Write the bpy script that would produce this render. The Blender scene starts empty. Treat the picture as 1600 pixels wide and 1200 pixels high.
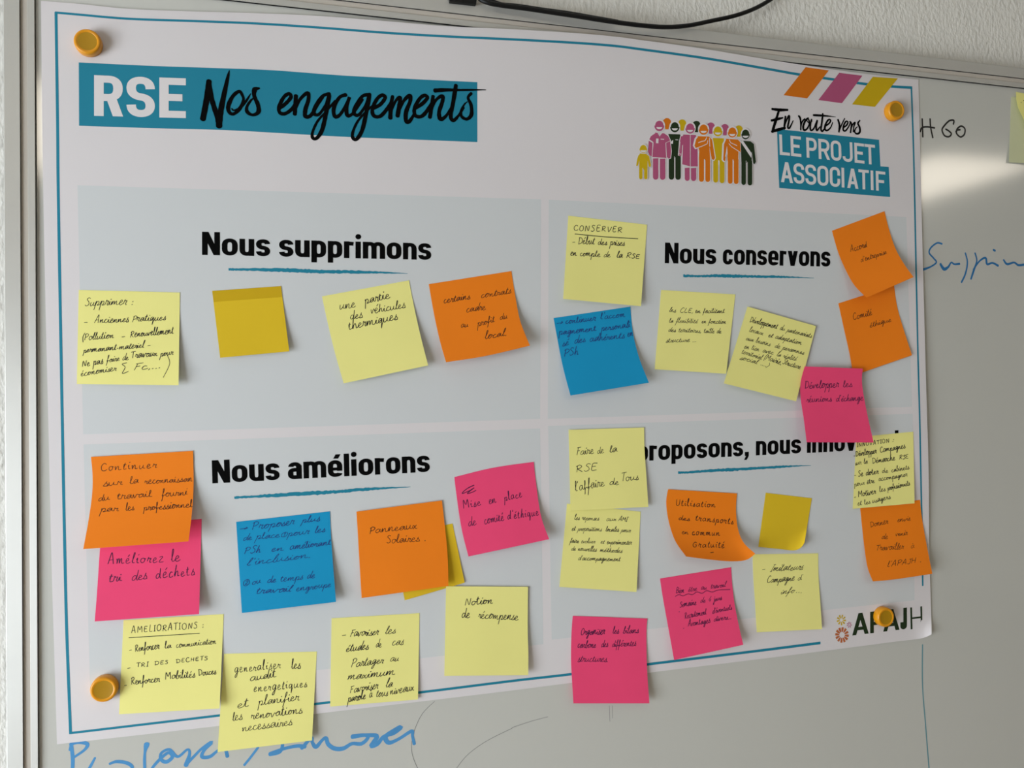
import bpy, math, random
from mathutils import Vector, Matrix
from mathutils.geometry import tessellate_polygon
from mathutils.bvhtree import BVHTree
random.seed(7)
sc = bpy.context.scene
col = sc.collection

# ------------------------------------------------------------------ camera
# board frame: X right, Y down, Z into the wall, origin at the whiteboard's inner upper-left corner.
F = 1256.48
RR = ((0.96573701, 0.0085299, -0.25938248), (-0.00664882, 0.99994486, 0.00812861), (0.25943751, -0.00612551, 0.96574047))
CP = (0.20013, 0.33116, -0.71545)
TOP = 1.90                                   # height of the board's top edge above the floor
def W(X, Y, Z): return Vector((X, Z, TOP - Y))
cam_d = bpy.data.cameras.new('camera'); cam = bpy.data.objects.new('camera', cam_d); col.objects.link(cam)
cam_d.sensor_width = 36; cam_d.lens = F / 1600 * 36; cam_d.clip_start = 0.02
def dirw(v): return Vector((v[0], v[2], -v[1]))
rx, uy, bz = dirw(RR[0]), -dirw(RR[1]), -dirw(RR[2])
m = Matrix((rx, uy, bz)).transposed().to_4x4(); m.translation = W(*CP)
cam.matrix_world = m
sc.camera = cam

# ------------------------------------------------------------------ light and exposure
sc.view_settings.view_transform = 'Standard'; sc.view_settings.look = 'None'
sc.view_settings.gamma = 1; sc.view_settings.use_curve_mapping = False
sc.view_settings.exposure = -0.03
world = bpy.data.worlds.new('world'); sc.world = world; world.use_nodes = True
world.node_tree.nodes['Background'].inputs[0].default_value = (0.75, 0.85, 1.0, 1)
world.node_tree.nodes['Background'].inputs[1].default_value = 1.0
def area(name, loc, rot, sx, sy, power, color):
    l = bpy.data.lights.new(name, 'AREA'); l.shape = 'RECTANGLE'; l.size = sx; l.size_y = sy
    l.energy = power; l.color = color
    o = bpy.data.objects.new(name, l); col.objects.link(o); o.location = loc; o.rotation_euler = rot
    return o
WX = -1.25                                    # the side wall with the window
WIN = (-1.65, -0.35, 0.50, 1.70)              # window opening: y0, y1, z0, z1
area('daylight', (WX - 0.12, (WIN[0] + WIN[1]) / 2, (WIN[2] + WIN[3]) / 2), (0, math.radians(-90), 0),
     WIN[3] - WIN[2], WIN[1] - WIN[0], 64, (0.86, 0.935, 1.0))
PANEL_L = 4.6                                 # radiance of the ceiling panels
PANELS = [(-1.10, -0.50), (0.91, 1.51), (2.92, 3.52)]
PANEL_Y = (-3.4, -2.2)
CEIL = 2.6

# ------------------------------------------------------------------ helpers
def lin(c): return tuple(((x / 255) / 12.92 if x / 255 <= .04045 else ((x / 255 + .055) / 1.055) ** 2.4) for x in c) + (1,)
def mat(name, rgb, rough=.85, metal=0, spec=.3, noise=0, nscale=60, bump=0, bscale=200, emit=None, coat=0, alpha=None, stretch=None, ior=None, trans=0):
    M = bpy.data.materials.new(name); M.use_nodes = True; nt = M.node_tree; b = nt.nodes['Principled BSDF']
    c = lin(rgb)
    b.inputs['Base Color'].default_value = c; b.inputs['Roughness'].default_value = rough; b.inputs['Metallic'].default_value = metal
    b.inputs['Specular IOR Level'].default_value = spec; b.inputs['Coat Weight'].default_value = coat
    if ior: b.inputs['IOR'].default_value = ior
    tc = nt.nodes.new('ShaderNodeTexCoord'); src = tc.outputs['Object']
    if stretch:
        mp = nt.nodes.new('ShaderNodeMapping'); mp.inputs['Scale'].default_value = stretch; nt.links.new(src, mp.inputs[0]); src = mp.outputs[0]
    if noise:
        n = nt.nodes.new('ShaderNodeTexNoise'); n.inputs['Scale'].default_value = nscale; n.inputs['Detail'].default_value = 4
        nt.links.new(src, n.inputs['Vector'])
        mx = nt.nodes.new('ShaderNodeMix'); mx.data_type = 'RGBA'
        mx.inputs[6].default_value = tuple(x * (1 - noise) for x in c[:3]) + (1,); mx.inputs[7].default_value = tuple(min(1, x * (1 + noise)) for x in c[:3]) + (1,)
        nt.links.new(n.outputs['Fac'], mx.inputs[0]); nt.links.new(mx.outputs[2], b.inputs['Base Color'])
    if bump:
        n = nt.nodes.new('ShaderNodeTexNoise'); n.inputs['Scale'].default_value = bscale; n.inputs['Detail'].default_value = 3
        nt.links.new(src, n.inputs['Vector'])
        bp = nt.nodes.new('ShaderNodeBump'); bp.inputs['Strength'].default_value = 1; bp.inputs['Distance'].default_value = bump
        nt.links.new(n.outputs['Fac'], bp.inputs['Height']); nt.links.new(bp.outputs[0], b.inputs['Normal'])
    if emit:
        b.inputs['Emission Color'].default_value = emit[0] + (1,); b.inputs['Emission Strength'].default_value = emit[1]
    if trans:                                  # thin paper lets a little of what lies behind show through
        tr = nt.nodes.new('ShaderNodeBsdfTransparent'); ms = nt.nodes.new('ShaderNodeMixShader'); ms.inputs[0].default_value = trans
        out = nt.nodes['Material Output']
        nt.links.new(b.outputs[0], ms.inputs[1]); nt.links.new(tr.outputs[0], ms.inputs[2]); nt.links.new(ms.outputs[0], out.inputs[0])
    return M

def mesh(name, verts, faces, material, parent=None, smooth=False):
    me = bpy.data.meshes.new(name); me.from_pydata([tuple(v) for v in verts], [], faces)
    me.materials.append(material)
    if smooth:
        for p in me.polygons: p.use_smooth = True
    me.update()
    o = bpy.data.objects.new(name, me); col.objects.link(o)
    if parent is not None: o.parent = parent; o.matrix_parent_inverse = parent.matrix_basis.inverted()
    return o
def tag(o, label=None, cat=None, group=None, kind=None):
    if label: o['label'] = label
    if cat: o['category'] = cat
    if group: o['group'] = group
    if kind: o['kind'] = kind
    return o
def empty(name, loc, label, cat, group=None):
    o = bpy.data.objects.new(name, None); col.objects.link(o); o.location = loc; o.empty_display_size = .02
    return tag(o, label, cat, group)
def box(x0, x1, y0, y1, z0, z1):
    v = [(x0, y0, z0), (x1, y0, z0), (x1, y1, z0), (x0, y1, z0), (x0, y0, z1), (x1, y0, z1), (x1, y1, z1), (x0, y1, z1)]
    f = [(0, 3, 2, 1), (4, 5, 6, 7), (0, 1, 5, 4), (1, 2, 6, 5), (2, 3, 7, 6), (3, 0, 4, 7)]
    return v, f
def boxes(name, bl, material, parent=None):
    V, Fc = [], []
    for b in bl:
        v, f = box(*b); n = len(V); V += v; Fc += [tuple(i + n for i in q) for q in f]
    return mesh(name, V, Fc, material, parent)

def inv(u, v):
    """point of the board plane (Z=0) seen at a photograph pixel"""
    a, b = (u - 800) / F, (v - 600) / F
    d = [RR[0][i] * a + RR[1][i] * b + RR[2][i] for i in range(3)]
    s = -CP[2] / d[2]
    return (CP[0] + s * d[0], CP[1] + s * d[1])
def lift(q, h):
    """point at height h in front of the board on the sight line of q"""
    s = 1 - h / -CP[2]
    return W(CP[0] + (q[0] - CP[0]) * s, CP[1] + (q[1] - CP[1]) * s, -h)
def hp(q):
    """height of the poster sheet above the board"""
    X, Y = q
    h = .0006 + .0062 * math.exp(-((X - .47) / .24) ** 4) * math.exp(-(max(Y, 0) / .075) ** 2)
    h += .0011 * (1 + math.sin(7.5 * X + 3.2 * Y - .6)) * math.exp(-((Y - .3) / .26) ** 4)
    h += .0022 * math.exp(-((X - .845) / .04) ** 2) * math.exp(-((Y - .36) / .12) ** 2)
    h += .0012 * math.exp(-((X - .12) / .10) ** 2) * math.exp(-((Y + .0 - .02) / .05) ** 2)
    return h

def catmull(pts, n=5, closed=False):
    if len(pts) < 3: return [tuple(p) for p in pts]
    out = []; N = len(pts)
    for i in range(N if closed else N - 1):
        g = (lambda k: pts[k % N]) if closed else (lambda k: pts[min(max(k, 0), N - 1)])
        p0, p1, p2, p3 = g(i - 1), g(i), g(i + 1), g(i + 2)
        for k in range(n):
            t = k / n
            out.append(tuple(.5 * (2 * b + (c - a) * t + (2 * a - 5 * b + 4 * c - d) * t * t + (3 * b - a - 3 * c + d) * t ** 3) for a, b, c, d in zip(p0, p1, p2, p3)))
    if not closed: out.append(tuple(pts[-1]))
    return out

class Decal:
    """thin printed or written layer laid on a surface; surf(q) gives the surface height at q"""
    def __init__(s, surf, eps=.00010): s.V = []; s.F = []; s.surf = surf; s.eps = eps; s.k = 0
    def pt(s, q, e): s.V.append(lift(q, s.surf(q) + e)); return len(s.V) - 1
    def lay(s): s.k += 1; return s.eps + (s.k % 12) * .000006
    def poly(s, qs, e=None):
        e = s.lay() if e is None else e
        tr = tessellate_polygon([[Vector((q[0], -q[1], 0)) for q in qs]])
        ids = [s.pt(q, e) for q in qs]
        for t in tr:
            a, b, c = (qs[i] for i in t)
            cr = (b[0] - a[0]) * (c[1] - a[1]) - (b[1] - a[1]) * (c[0] - a[0])
            s.F.append(tuple(ids[i] for i in (t if cr < 0 else t[::-1])))
    def grid(s, tl, tr, br, bl, nu, nv, e=None, f=None):
        e = s.lay() if e is None else e
        ids = []
        for j in range(nv + 1):
            for i in range(nu + 1):
                u, v = i / nu, j / nv
                q = tuple((tl[k] * (1 - u) + tr[k] * u) * (1 - v) + (bl[k] * (1 - u) + br[k] * u) * v for k in (0, 1))
                ids.append(s.pt(q, e))
        w = nu + 1
        for j in range(nv):
            for i in range(nu): s.F.append((ids[j * w + i], ids[(j + 1) * w + i], ids[(j + 1) * w + i + 1], ids[j * w + i + 1]))
    def strip(s, top, bot, nv=1, e=None):
        """band between two polylines of equal length"""
        e = s.lay() if e is None else e
        dz = .00003 / max(len(top), 30)          # a line that crosses itself lies on top of its first pass
        ids = [[s.pt(tuple(a[k] * (1 - j / nv) + b[k] * j / nv for k in (0, 1)), e + i * dz) for j in range(nv + 1)] for i, (a, b) in enumerate(zip(top, bot))]
        for i in range(len(ids) - 1):
            for j in range(nv): s.F.append((ids[i][j], ids[i][j + 1], ids[i + 1][j + 1], ids[i + 1][j]))
    def ribbon(s, pts, w, e=None, closed=False, cap=0):
        """pts in q space; w a width or a list of widths"""
        e = s.lay() if e is None else e
        P = [pts[0]]; ws = [w[0] if isinstance(w, (list, tuple)) else w]
        for i, p in enumerate(pts[1:], 1):
            if math.hypot(p[0] - P[-1][0], p[1] - P[-1][1]) > 1e-6: P.append(p); ws.append(w[i] if isinstance(w, (list, tuple)) else w)
        n = len(P)
        if n < 2:
            return
        L, R = [], []
        for i in range(n):
            if closed: a, b = P[i - 1], P[(i + 1) % n]
            else: a, b = P[max(i - 1, 0)], P[min(i + 1, n - 1)]
            dx, dy = b[0] - a[0], b[1] - a[1]; l = math.hypot(dx, dy) or 1; dx /= l; dy /= l
            h = ws[i] / 2; x, y = P[i][0], P[i][1]
            if cap and not closed and i in (0, n - 1):
                sg = -1 if i == 0 else 1; x += dx * h * cap * sg; y += dy * h * cap * sg
            L.append((x + dy * h, y - dx * h)); R.append((x - dy * h, y + dx * h))
        if closed: L.append(L[0]); R.append(R[0])
        s.strip(L, R, 1, e)
        if cap and not closed:
            for i in (0, n - 1):
                sg = -1 if i == 0 else 1; a, b = P[0 if i == 0 else n - 2], P[1 if i == 0 else n - 1]
                dx, dy = b[0] - a[0], b[1] - a[1]; l = math.hypot(dx, dy) or 1; dx /= l; dy /= l; h = ws[i] / 2
                c = (P[i][0] + dx * h * cap * sg, P[i][1] + dy * h * cap * sg)
                arc = [(c[0] + h * (math.cos(t) * dx * sg * .8 - math.sin(t) * dy), c[1] + h * (math.cos(t) * dy * sg * .8 + math.sin(t) * dx)) for t in [-math.pi / 2 + k * math.pi / 6 for k in range(7)]]
                s.poly(arc, e)
    def build(s, name, material, parent, label=None):
        if not s.F: return None
        o = mesh(name, s.V, s.F, material, parent)
        if label: o['label'] = label
        return o
def Q(pts): return [inv(*p[:2]) for p in pts]
def zpx(ox, oy, k): return lambda pts: [(ox + p[0] / k, oy + p[1] / k) + tuple(c / k for c in p[2:]) for p in pts]
def pxscale(u, v):
    a, b = inv(u, v), inv(u + 1, v); c = inv(u, v + 1)
    return (math.hypot(b[0] - a[0], b[1] - a[1]) + math.hypot(c[0] - a[0], c[1] - a[1])) / 2

# ------------------------------------------------------------------ materials
M_wall = mat('wallpaper', (236, 233, 225), .9, noise=.05, nscale=40, bump=.0013, bscale=260, stretch=(1.0, 1.0, .6))
M_plain = mat('painted_plaster', (205, 202, 194), .9, noise=.02)
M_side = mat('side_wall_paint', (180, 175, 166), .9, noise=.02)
M_floor = mat('floor_vinyl', (140, 132, 120), .5, noise=.15, nscale=12)
def aluminium(name, tangent):
    M = mat(name, (214, 212, 206), .5, metal=.45, noise=.04, nscale=30); nt = M.node_tree; b = nt.nodes['Principled BSDF']
    cx = nt.nodes.new('ShaderNodeCombineXYZ')
    for i in range(3): cx.inputs[i].default_value = tangent[i]
    nt.links.new(cx.outputs[0], b.inputs['Tangent']); b.inputs['Anisotropic'].default_value = .85
    return M
M_alu = aluminium('brushed_aluminium', (0, 0, 1)); M_alu_v = aluminium('brushed_aluminium_upright', (1, 0, 0))
M_groove = mat('frame_groove', (205, 196, 184), .7, metal=.0)
M_board = mat('enamel_board', (207, 206, 199), .095, spec=.5, noise=.015, nscale=5, ior=2.05)
M_paper = mat('poster_paper', (224, 218, 219), .75, noise=.012, nscale=9)
M_white = mat('paper_white_print', (228, 222, 222), .75)
M_panel = mat('pale_grey_print', (211, 213, 214), .75)
M_teal = mat('teal_print', (28, 130, 156), .7)
M_black = mat('black_print', (3, 3, 3), .8, spec=.08)
M_orange_p = mat('orange_print', (218, 116, 10), .7)
M_pink_p = mat('mauve_print', (180, 84, 122), .7)
M_yel_p = mat('mustard_print', (206, 172, 8), .7)
M_dark_p = mat('dark_green_print', (30, 48, 20), .7)
M_brown_p = mat('rust_print', (190, 105, 60), .7)
M_blackpen = mat('black_pen_ink', (28, 26, 30), .6)
M_bluepen = mat('blue_pen_ink', (28, 62, 130), .6)
M_violetpen = mat('violet_pen_ink', (70, 22, 66), .6)
M_brownpen = mat('dark_pen_ink', (70, 34, 14), .6)
M_marker = mat('blue_board_marker', (84, 150, 203), .35, noise=.25, nscale=45)
M_marker2 = mat('deep_blue_board_marker', (38, 112, 168), .35, noise=.15, nscale=45)
M_bmark = mat('black_board_marker', (32, 30, 28), .4)
M_faint = mat('faint_pen_trace', (132, 132, 130), .5)
M_faint2 = mat('faint_blue_line', (104, 150, 160), .5)
M_cable = mat('black_cable_rubber', (12, 12, 13), .45)
M_mag = mat('amber_magnet_plastic', (226, 150, 14), .35, spec=.5)
M_mag2 = mat('olive_magnet_face', (176, 130, 12), .45, spec=.4)
NOTE = {
 'yellow': mat('yellow_note_paper', (250, 243, 150), .8, noise=.02, nscale=30, trans=.06),
 'gold': mat('gold_note_paper', (226, 190, 34), .8, noise=.02, nscale=30),
 'orange': mat('orange_note_paper', (248, 132, 18), .75, noise=.025, nscale=30),
 'pink': mat('pink_note_paper', (246, 74, 122), .8, noise=.03, nscale=60),
 'blue': mat('blue_note_paper', (14, 150, 200), .8, noise=.025, nscale=40),
 'pale': mat('pale_green_note_paper', (214, 216, 176), .8, noise=.02, nscale=30)}

# ------------------------------------------------------------------ room shell
X0, X1, Y0, YB = WX, 5.2, -4.8, .016
def structure(o): o['kind'] = 'structure'; return o
structure(boxes('wall_back', [(X0 - .2, X1 + .2, YB, YB + .2, 0, CEIL)], M_wall))
structure(boxes('floor', [(X0 - .2, X1 + .2, Y0 - .2, YB + .2, -.1, 0)], M_floor))
structure(boxes('ceiling', [(X0 - .2, X1 + .2, Y0 - .2, YB + .2, CEIL, CEIL + .1)], M_plain))
structure(boxes('wall_left', [(X0 - .2, X0, Y0, WIN[0], 0, CEIL), (X0 - .2, X0, WIN[1], YB, 0, CEIL), (X0 - .2, X0, WIN[0], WIN[1], 0, WIN[2]), (X0 - .2, X0, WIN[0], WIN[1], WIN[3], CEIL)], M_side))
structure(boxes('wall_right', [(X1, X1 + .2, Y0, YB, 0, CEIL)], M_side))
structure(boxes('wall_front', [(X0 - .2, X1 + .2, Y0 - .2, Y0, 0, CEIL)], M_side))
wy = (WIN[0] + WIN[1]) / 2
structure(boxes('window_1', [(X0 - .1, X0 - .05, WIN[0], WIN[0] + .05, WIN[2], WIN[3]), (X0 - .1, X0 - .05, WIN[1] - .05, WIN[1], WIN[2], WIN[3]), (X0 - .1, X0 - .05, WIN[0], WIN[1], WIN[2], WIN[2] + .05),
      (X0 - .1, X0 - .05, WIN[0], WIN[1], WIN[3] - .05, WIN[3]), (X0 - .1, X0 - .05, wy - .025, wy + .025, WIN[2], WIN[3])], M_plain))
M_glow = mat('lit_diffuser', (240, 235, 225), .6, emit=((1.0, .90, .75), PANEL_L))
for i, (a, b) in enumerate(PANELS):
    t = empty('ceiling_light', ((a + b) / 2, sum(PANEL_Y) / 2, CEIL), ['oblong ceiling light nearest the window', 'oblong ceiling light in the middle of the row', 'oblong ceiling light farthest from the window'][i], 'ceiling light', 'ceiling lights')
    y0, y1 = PANEL_Y
    boxes('frame', [(a - .03, a, y0 - .03, y1 + .03, CEIL - .02, CEIL), (b, b + .03, y0 - .03, y1 + .03, CEIL - .02, CEIL), (a, b, y0 - .03, y0, CEIL - .02, CEIL), (a, b, y1, y1 + .03, CEIL - .02, CEIL)], M_plain, t)
    boxes('diffuser', [(a, b, y0, y1, CEIL - .015, CEIL - .002)], M_glow, t)

# ------------------------------------------------------------------ whiteboard
BW, BH = 1.80, 1.20
wb = empty('whiteboard', W(BW / 2, BH, 0), 'large white enamel whiteboard in an aluminium frame hung on the wall', 'whiteboard')
boxes('writing_surface', [(-.006, BW + .006, 0, .012, TOP - BH - .006, TOP + .006)], M_board, wb)
# frame profile: (distance outwards from the inner edge, height in front of the board)
PROF = [(-.0015, -.0005), (-.0015, .0022), (-.0012, .0025), (.0036, .0025), (.0038, .0023), (.0038, .0010), (.0090, .0010), (.0090, .0026), (.0092, .0028), (.0200, .0028), (.0206, .0022), (.0206, -.0120), (-.001, -.0120)]
def rail(side):
    V, Fc = [], []; n = len(PROF)
    for end in (0, 1):
        for d, h in PROF:
            if side == 'left': X, Y = -d, (-d if end == 0 else BH + d)
            elif side == 'right': X, Y = BW + d, (-d if end == 0 else BH + d)
            elif side == 'top': X, Y = (-d if end == 0 else BW + d), -d
            else: X, Y = (-d if end == 0 else BW + d), BH + d
            V.append(W(X, Y, -h))
    for i in range(n):
        j = (i + 1) % n
        f = (i, j, n + j, n + i)
        Fc.append(f if side in ('left', 'bottom') else f[::-1])
    Fc += [tuple(range(n)), tuple(range(2 * n - 1, n - 1, -1))]
    o = mesh('frame_rail', V, Fc, M_alu_v if side in ('left', 'right') else M_alu, wb)
    o.data.materials.append(M_groove)
    for p in o.data.polygons:
        if p.index in (5,): p.material_index = 1
    return o
for sd in ('left', 'top', 'right', 'bottom'): rail(sd)
boxes('pen_tray', [(.3, 1.5, -.06, -.006, TOP - BH - .03, TOP - BH - .022), (.3, 1.5, -.06, -.055, TOP - BH - .022, TOP - BH - .012)], M_alu, wb)

flat0 = lambda q: 0.0
def marks(name, material, strokes, w, z, label=None, eps=.00006, smooth=5):
    d = Decal(flat0, eps)
    for st in strokes:
        p = z(st); p = catmull(p, smooth); q = Q(p)
        sc_ = pxscale(*p[0][:2])
        ws = [(a[2] * 1.15 if len(a) > 2 else w) * sc_ for a in p]
        d.ribbon(q, ws, cap=.5)
    return d.build(name, material, wb, label)
z4 = zpx(1420, 100, 8.571)
marks('marker_lettering', M_bmark, [[(180, 742), (184, 850), (188, 970)], [(285, 742), (293, 850), (320, 980)], [(155, 900), (178, 852), (250, 842), (340, 855)],
      [(598, 800), (602, 755), (540, 762), (465, 840), (446, 890), (480, 960), (540, 972), (570, 935), (540, 900), (500, 875)],
      [(682, 880), (645, 888), (640, 930), (690, 976), (742, 945), (752, 870), (705, 832), (655, 860), (634, 905)]], 2.5, z4, 'black marker letters H GO')
z5 = zpx(1400, 200, 4.285)
marks('marker_lettering', M_marker2, [[(305, 775, 10), (275, 770, 9), (235, 800, 9), (222, 835, 9), (250, 870, 9), (270, 900, 9), (230, 930, 9), (180, 948, 14)],
      [(300, 915, 14), (322, 945, 18), (350, 930, 12), (370, 900, 9), (390, 912, 10), (422, 910, 12)], [(465, 840, 9), (478, 900, 9), (465, 975, 10), (440, 1030, 10)],
      [(530, 840, 9), (541, 890, 9), (520, 955, 12), (503, 1008, 10)], [(520, 945, 9), (560, 890, 9), (600, 870, 12), (610, 912, 12), (645, 903, 10), (680, 920, 13)],
      [(655, 817, 11), (660, 820, 12)], [(722, 886, 10), (745, 912, 12), (790, 900, 10), (820, 918, 12), (870, 912, 12)]], 2.6, z5, 'blue marker word beginning Suppr')
z0 = zpx(0, 900, 4)
marks('marker_lettering', M_marker, [[(445, 1055, 20), (452, 1110, 20), (455, 1160, 20), (452, 1215, 18)], [(436, 1085, 12), (450, 1052, 16), (495, 1040, 18), (545, 1050, 22), (530, 1085, 16), (470, 1128, 14)],
      [(592, 1140, 12), (565, 1190, 16), (550, 1215, 16)], [(690, 1172, 14), (730, 1160, 18), (790, 1168, 20), (825, 1190, 18), (822, 1215, 16)],
      [(915, 1060, 30), (906, 1100, 14), (903, 1150, 16), (905, 1215, 16)],
      [(940, 1215, 14), (985, 1160, 18), (1050, 1105, 18), (1078, 1130, 20), (1040, 1162, 22), (1005, 1145, 18), (1010, 1105, 16), (1060, 1085, 16), (1110, 1130, 16), (1170, 1085, 14), (1185, 1110, 16), (1165, 1175, 26)],
      [(1165, 1175, 20), (1210, 1130, 16), (1260, 1080, 16), (1322, 1040, 22), (1275, 1090, 18), (1262, 1130, 20), (1310, 1130, 20), (1350, 1100, 16), (1400, 1060, 14)],
      [(1413, 1095, 18), (1420, 1122, 20)], [(1530, 1178, 14), (1565, 1135, 14), (1610, 1075, 14)]], 5, z0, 'blue marker word Proposer with a slash')
z6 = zpx(400, 900, 4)
marks('marker_lettering', M_marker, [[(95, 1112, 24), (150, 1098, 20), (166, 1050, 18), (150, 990, 16)], [(95, 1108, 20), (180, 1078, 18), (260, 1062, 20), (300, 1066, 22)],
      [(290, 1072, 20), (345, 1012, 20), (352, 1040, 18), (375, 1068, 24), (410, 1030, 18), (437, 1012, 20), (450, 1050, 22), (490, 1078, 24), (545, 1078, 24), (600, 1048, 20), (660, 1048, 22), (700, 1010, 20), (680, 995, 20), (610, 1003, 26)],
      [(690, 995, 20), (755, 1000, 24), (735, 1040, 26), (722, 1062, 26), (760, 1048, 24), (800, 1002, 20), (860, 985, 18), (905, 945, 26), (860, 965, 20), (810, 1005, 26), (830, 1042, 24), (890, 1020, 18), (972, 970, 20), (978, 1000, 16), (988, 1045, 18)]], 5, z6, 'blue marker word Innover')
one = lambda pts: pts
marks('marker_line', M_faint2, [[(1441.5, 1008), (1441.5, 1070), (1446, 1130), (1452, 1205)]], 2.0, one, 'thin blue vertical marker line')
marks('pen_trace', M_faint, [[(679, 1096), (660, 1115), (648, 1140), (643, 1165), (646, 1185), (655, 1205)], [(800, 1138), (760, 1158), (730, 1180), (710, 1205)], [(800, 1137), (830, 1127), (856, 1120)]], .8, one, 'faint thin curved scratches')
marks('pen_trace', M_faint, [[(952, 1103), (953, 1127)], [(957, 1103), (957, 1122)]], .7, one)

# ------------------------------------------------------------------ poster sheet
top = [(64, 1.5), (120, 5.6), (200, 13.7), (300, 17.8), (400, 20.5), (500, 25), (600, 32.8), (700, 41), (800, 45.6), (900, 51.8), (960, 57), (1000, 62.3), (1100, 76.3), (1200, 93), (1300, 108.3), (1370, 117.5), (1435, 124.5)]
bot = [(89, 1163), (342, 1134.3), (492, 1115.5), (650, 1097), (800, 1079), (892, 1067), (1015, 1051), (1200, 1028.3), (1300, 1015.5), (1400, 1002.5), (1440, 997.5), (1455.5, 991)]
lef = [(64, 1.5), (66, 200), (70, 430), (75, 640), (78.5, 800), (81, 900), (85, 1030), (89, 1163)]
rig = [(1435, 124.5), (1438, 240), (1440, 330), (1443, 450), (1447, 600), (1450.5, 720), (1451.5, 800), (1451.5, 830), (1453, 900), (1455, 960), (1455.5, 991)]
def resample(pl, n):
    q = Q(catmull(pl, 6)); L = [0]
    for a, b in zip(q, q[1:]): L.append(L[-1] + math.hypot(b[0] - a[0], b[1] - a[1]))
    out = []; k = 0
    for i in range(n + 1):
        t = L[-1] * i / n
        while k < len(L) - 2 and L[k + 1] < t: k += 1
        f = (t - L[k]) / ((L[k + 1] - L[k]) or 1)
        out.append(tuple(q[k][c] * (1 - f) + q[k + 1][c] * f for c in (0, 1)))
    return out
def coons(T, B, L, R, nu, nv):
    G = []
    for j in range(nv + 1):
        v = j / nv
        for i in range(nu + 1):
            u = i / nu
            G.append(tuple((1 - v) * T[i][c] + v * B[i][c] + (1 - u) * L[j][c] + u * R[j][c]
                     - ((1 - u) * (1 - v) * T[0][c] + u * (1 - v) * T[-1][c] + (1 - u) * v * B[0][c] + u * v * B[-1][c]) for c in (0, 1)))
    return G
def sheet(name, G, H, nu, nv, material, parent, thick=.00012):
    """a sheet of paper with a front, a back and an edge"""
    w = nu + 1; n = len(G)
    fr = [lift(G[k], H[k]) for k in range(n)]
    V = fr + [v + Vector((0, thick, 0)) for v in fr]; Fc = []
    for j in range(nv):
        for i in range(nu):
            a, b, c, d = j * w + i, (j + 1) * w + i, (j + 1) * w + i + 1, j * w + i + 1
            Fc.append((a, b, c, d)); Fc.append((n + d, n + c, n + b, n + a))
    ring = [i for i in range(w)] + [j * w + nu for j in range(1, nv + 1)] + [nv * w + i for i in range(nu - 1, -1, -1)] + [j * w for j in range(nv - 1, 0, -1)]
    m0 = len(V); V += [V[k] for k in ring] + [V[k + n] for k in ring]; r = len(ring)
    ns = len(Fc)
    for i in range(r):
        j = (i + 1) % r; Fc.append((m0 + i, m0 + j, m0 + r + j, m0 + r + i))
    o = mesh(name, V, Fc, material, parent)
    for p in o.data.polygons: p.use_smooth = p.index < ns
    return o, fr, [f for k, f in enumerate(Fc[:ns]) if k % 2 == 0]
NU, NV = 150, 104
G = coons(resample(top, NU), resample(bot, NU), resample(lef, NV), resample(rig, NV), NU, NV)
poster = empty('poster', lift(inv(770, 1080), .0006), 'large printed white paper poster with four grey panels held on the whiteboard by magnets', 'poster')
H = []
for k, q in enumerate(G):
    i, j = k % (NU + 1), k // (NU + 1); h = hp(q)
    u, v = i / NU, j / NV
    c = max(0, (u - .97) / .03) * max(0, (v - .955) / .045); h += .006 * c * c      # lower right corner turned up
    H.append(h)
sheet('paper_sheet', G, H, NU, NV, M_paper, poster)

def PD(eps=.00010): return Decal(hp, eps)
# blue border line
d = PD(.00006)
def along(pl, n, w, dd):
    q = []
    for a, b in zip(pl, pl[1:]): pass
    p = catmull(pl, n); dd.ribbon(Q(p), [w * pxscale(*a) for a in p])
along([(86, 19.5), (120, 22.5), (200, 29.3), (300, 32.8), (400, 36.7), (500, 43.2), (600, 51), (700, 57), (800, 61.5), (900, 67), (960, 71.7), (1000, 76.8), (1100, 90.7), (1200, 107.8), (1248, 116.3), (1300, 123.8), (1350, 131), (1394, 135.2), (1425.5, 137)], 8, 3.7, d)
d2 = [(87.5, 19), (90, 200), (91, 300), (95.5, 560), (99, 750), (102, 900), (104.6, 1000), (110.3, 1147)]
along(d2, 10, 4.4, d)
along([(110, 1145.5), (342, 1118), (492, 1100), (655, 1082), (800, 1064), (890, 1053.7), (1010, 1038.3), (1100, 1027.3), (1200, 1015), (1282, 1004.5)], 10, 3.8, d)
along([(1424, 136), (1427, 220), (1429, 300), (1431, 400), (1434.5, 560), (1437, 650), (1439, 750), (1440.8, 830), (1441.8, 915.5)], 10, 2.7, d)
d.build('border_line', M_teal, poster, 'thin teal border line')
# four grey panels
def panel(tl, tr, br, bl):
    dd = PD(.00004); dd.grid(inv(*tl), inv(*tr), inv(*br), inv(*bl), 40, 30); dd.build('grey_panel', M_panel, poster, None)
panel((121, 289.5), (845.5, 311.5), (844, 654.5), (130, 678.7)); panel((857.5, 312), (1416, 339), (1425, 635.5), (856, 654.5))
panel((130.5, 694.5), (844, 669.5), (849, 1006.5), (141, 1088)); panel((856.5, 665.5), (1426, 646.5), (1429, 938), (862, 999.5))
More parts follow.
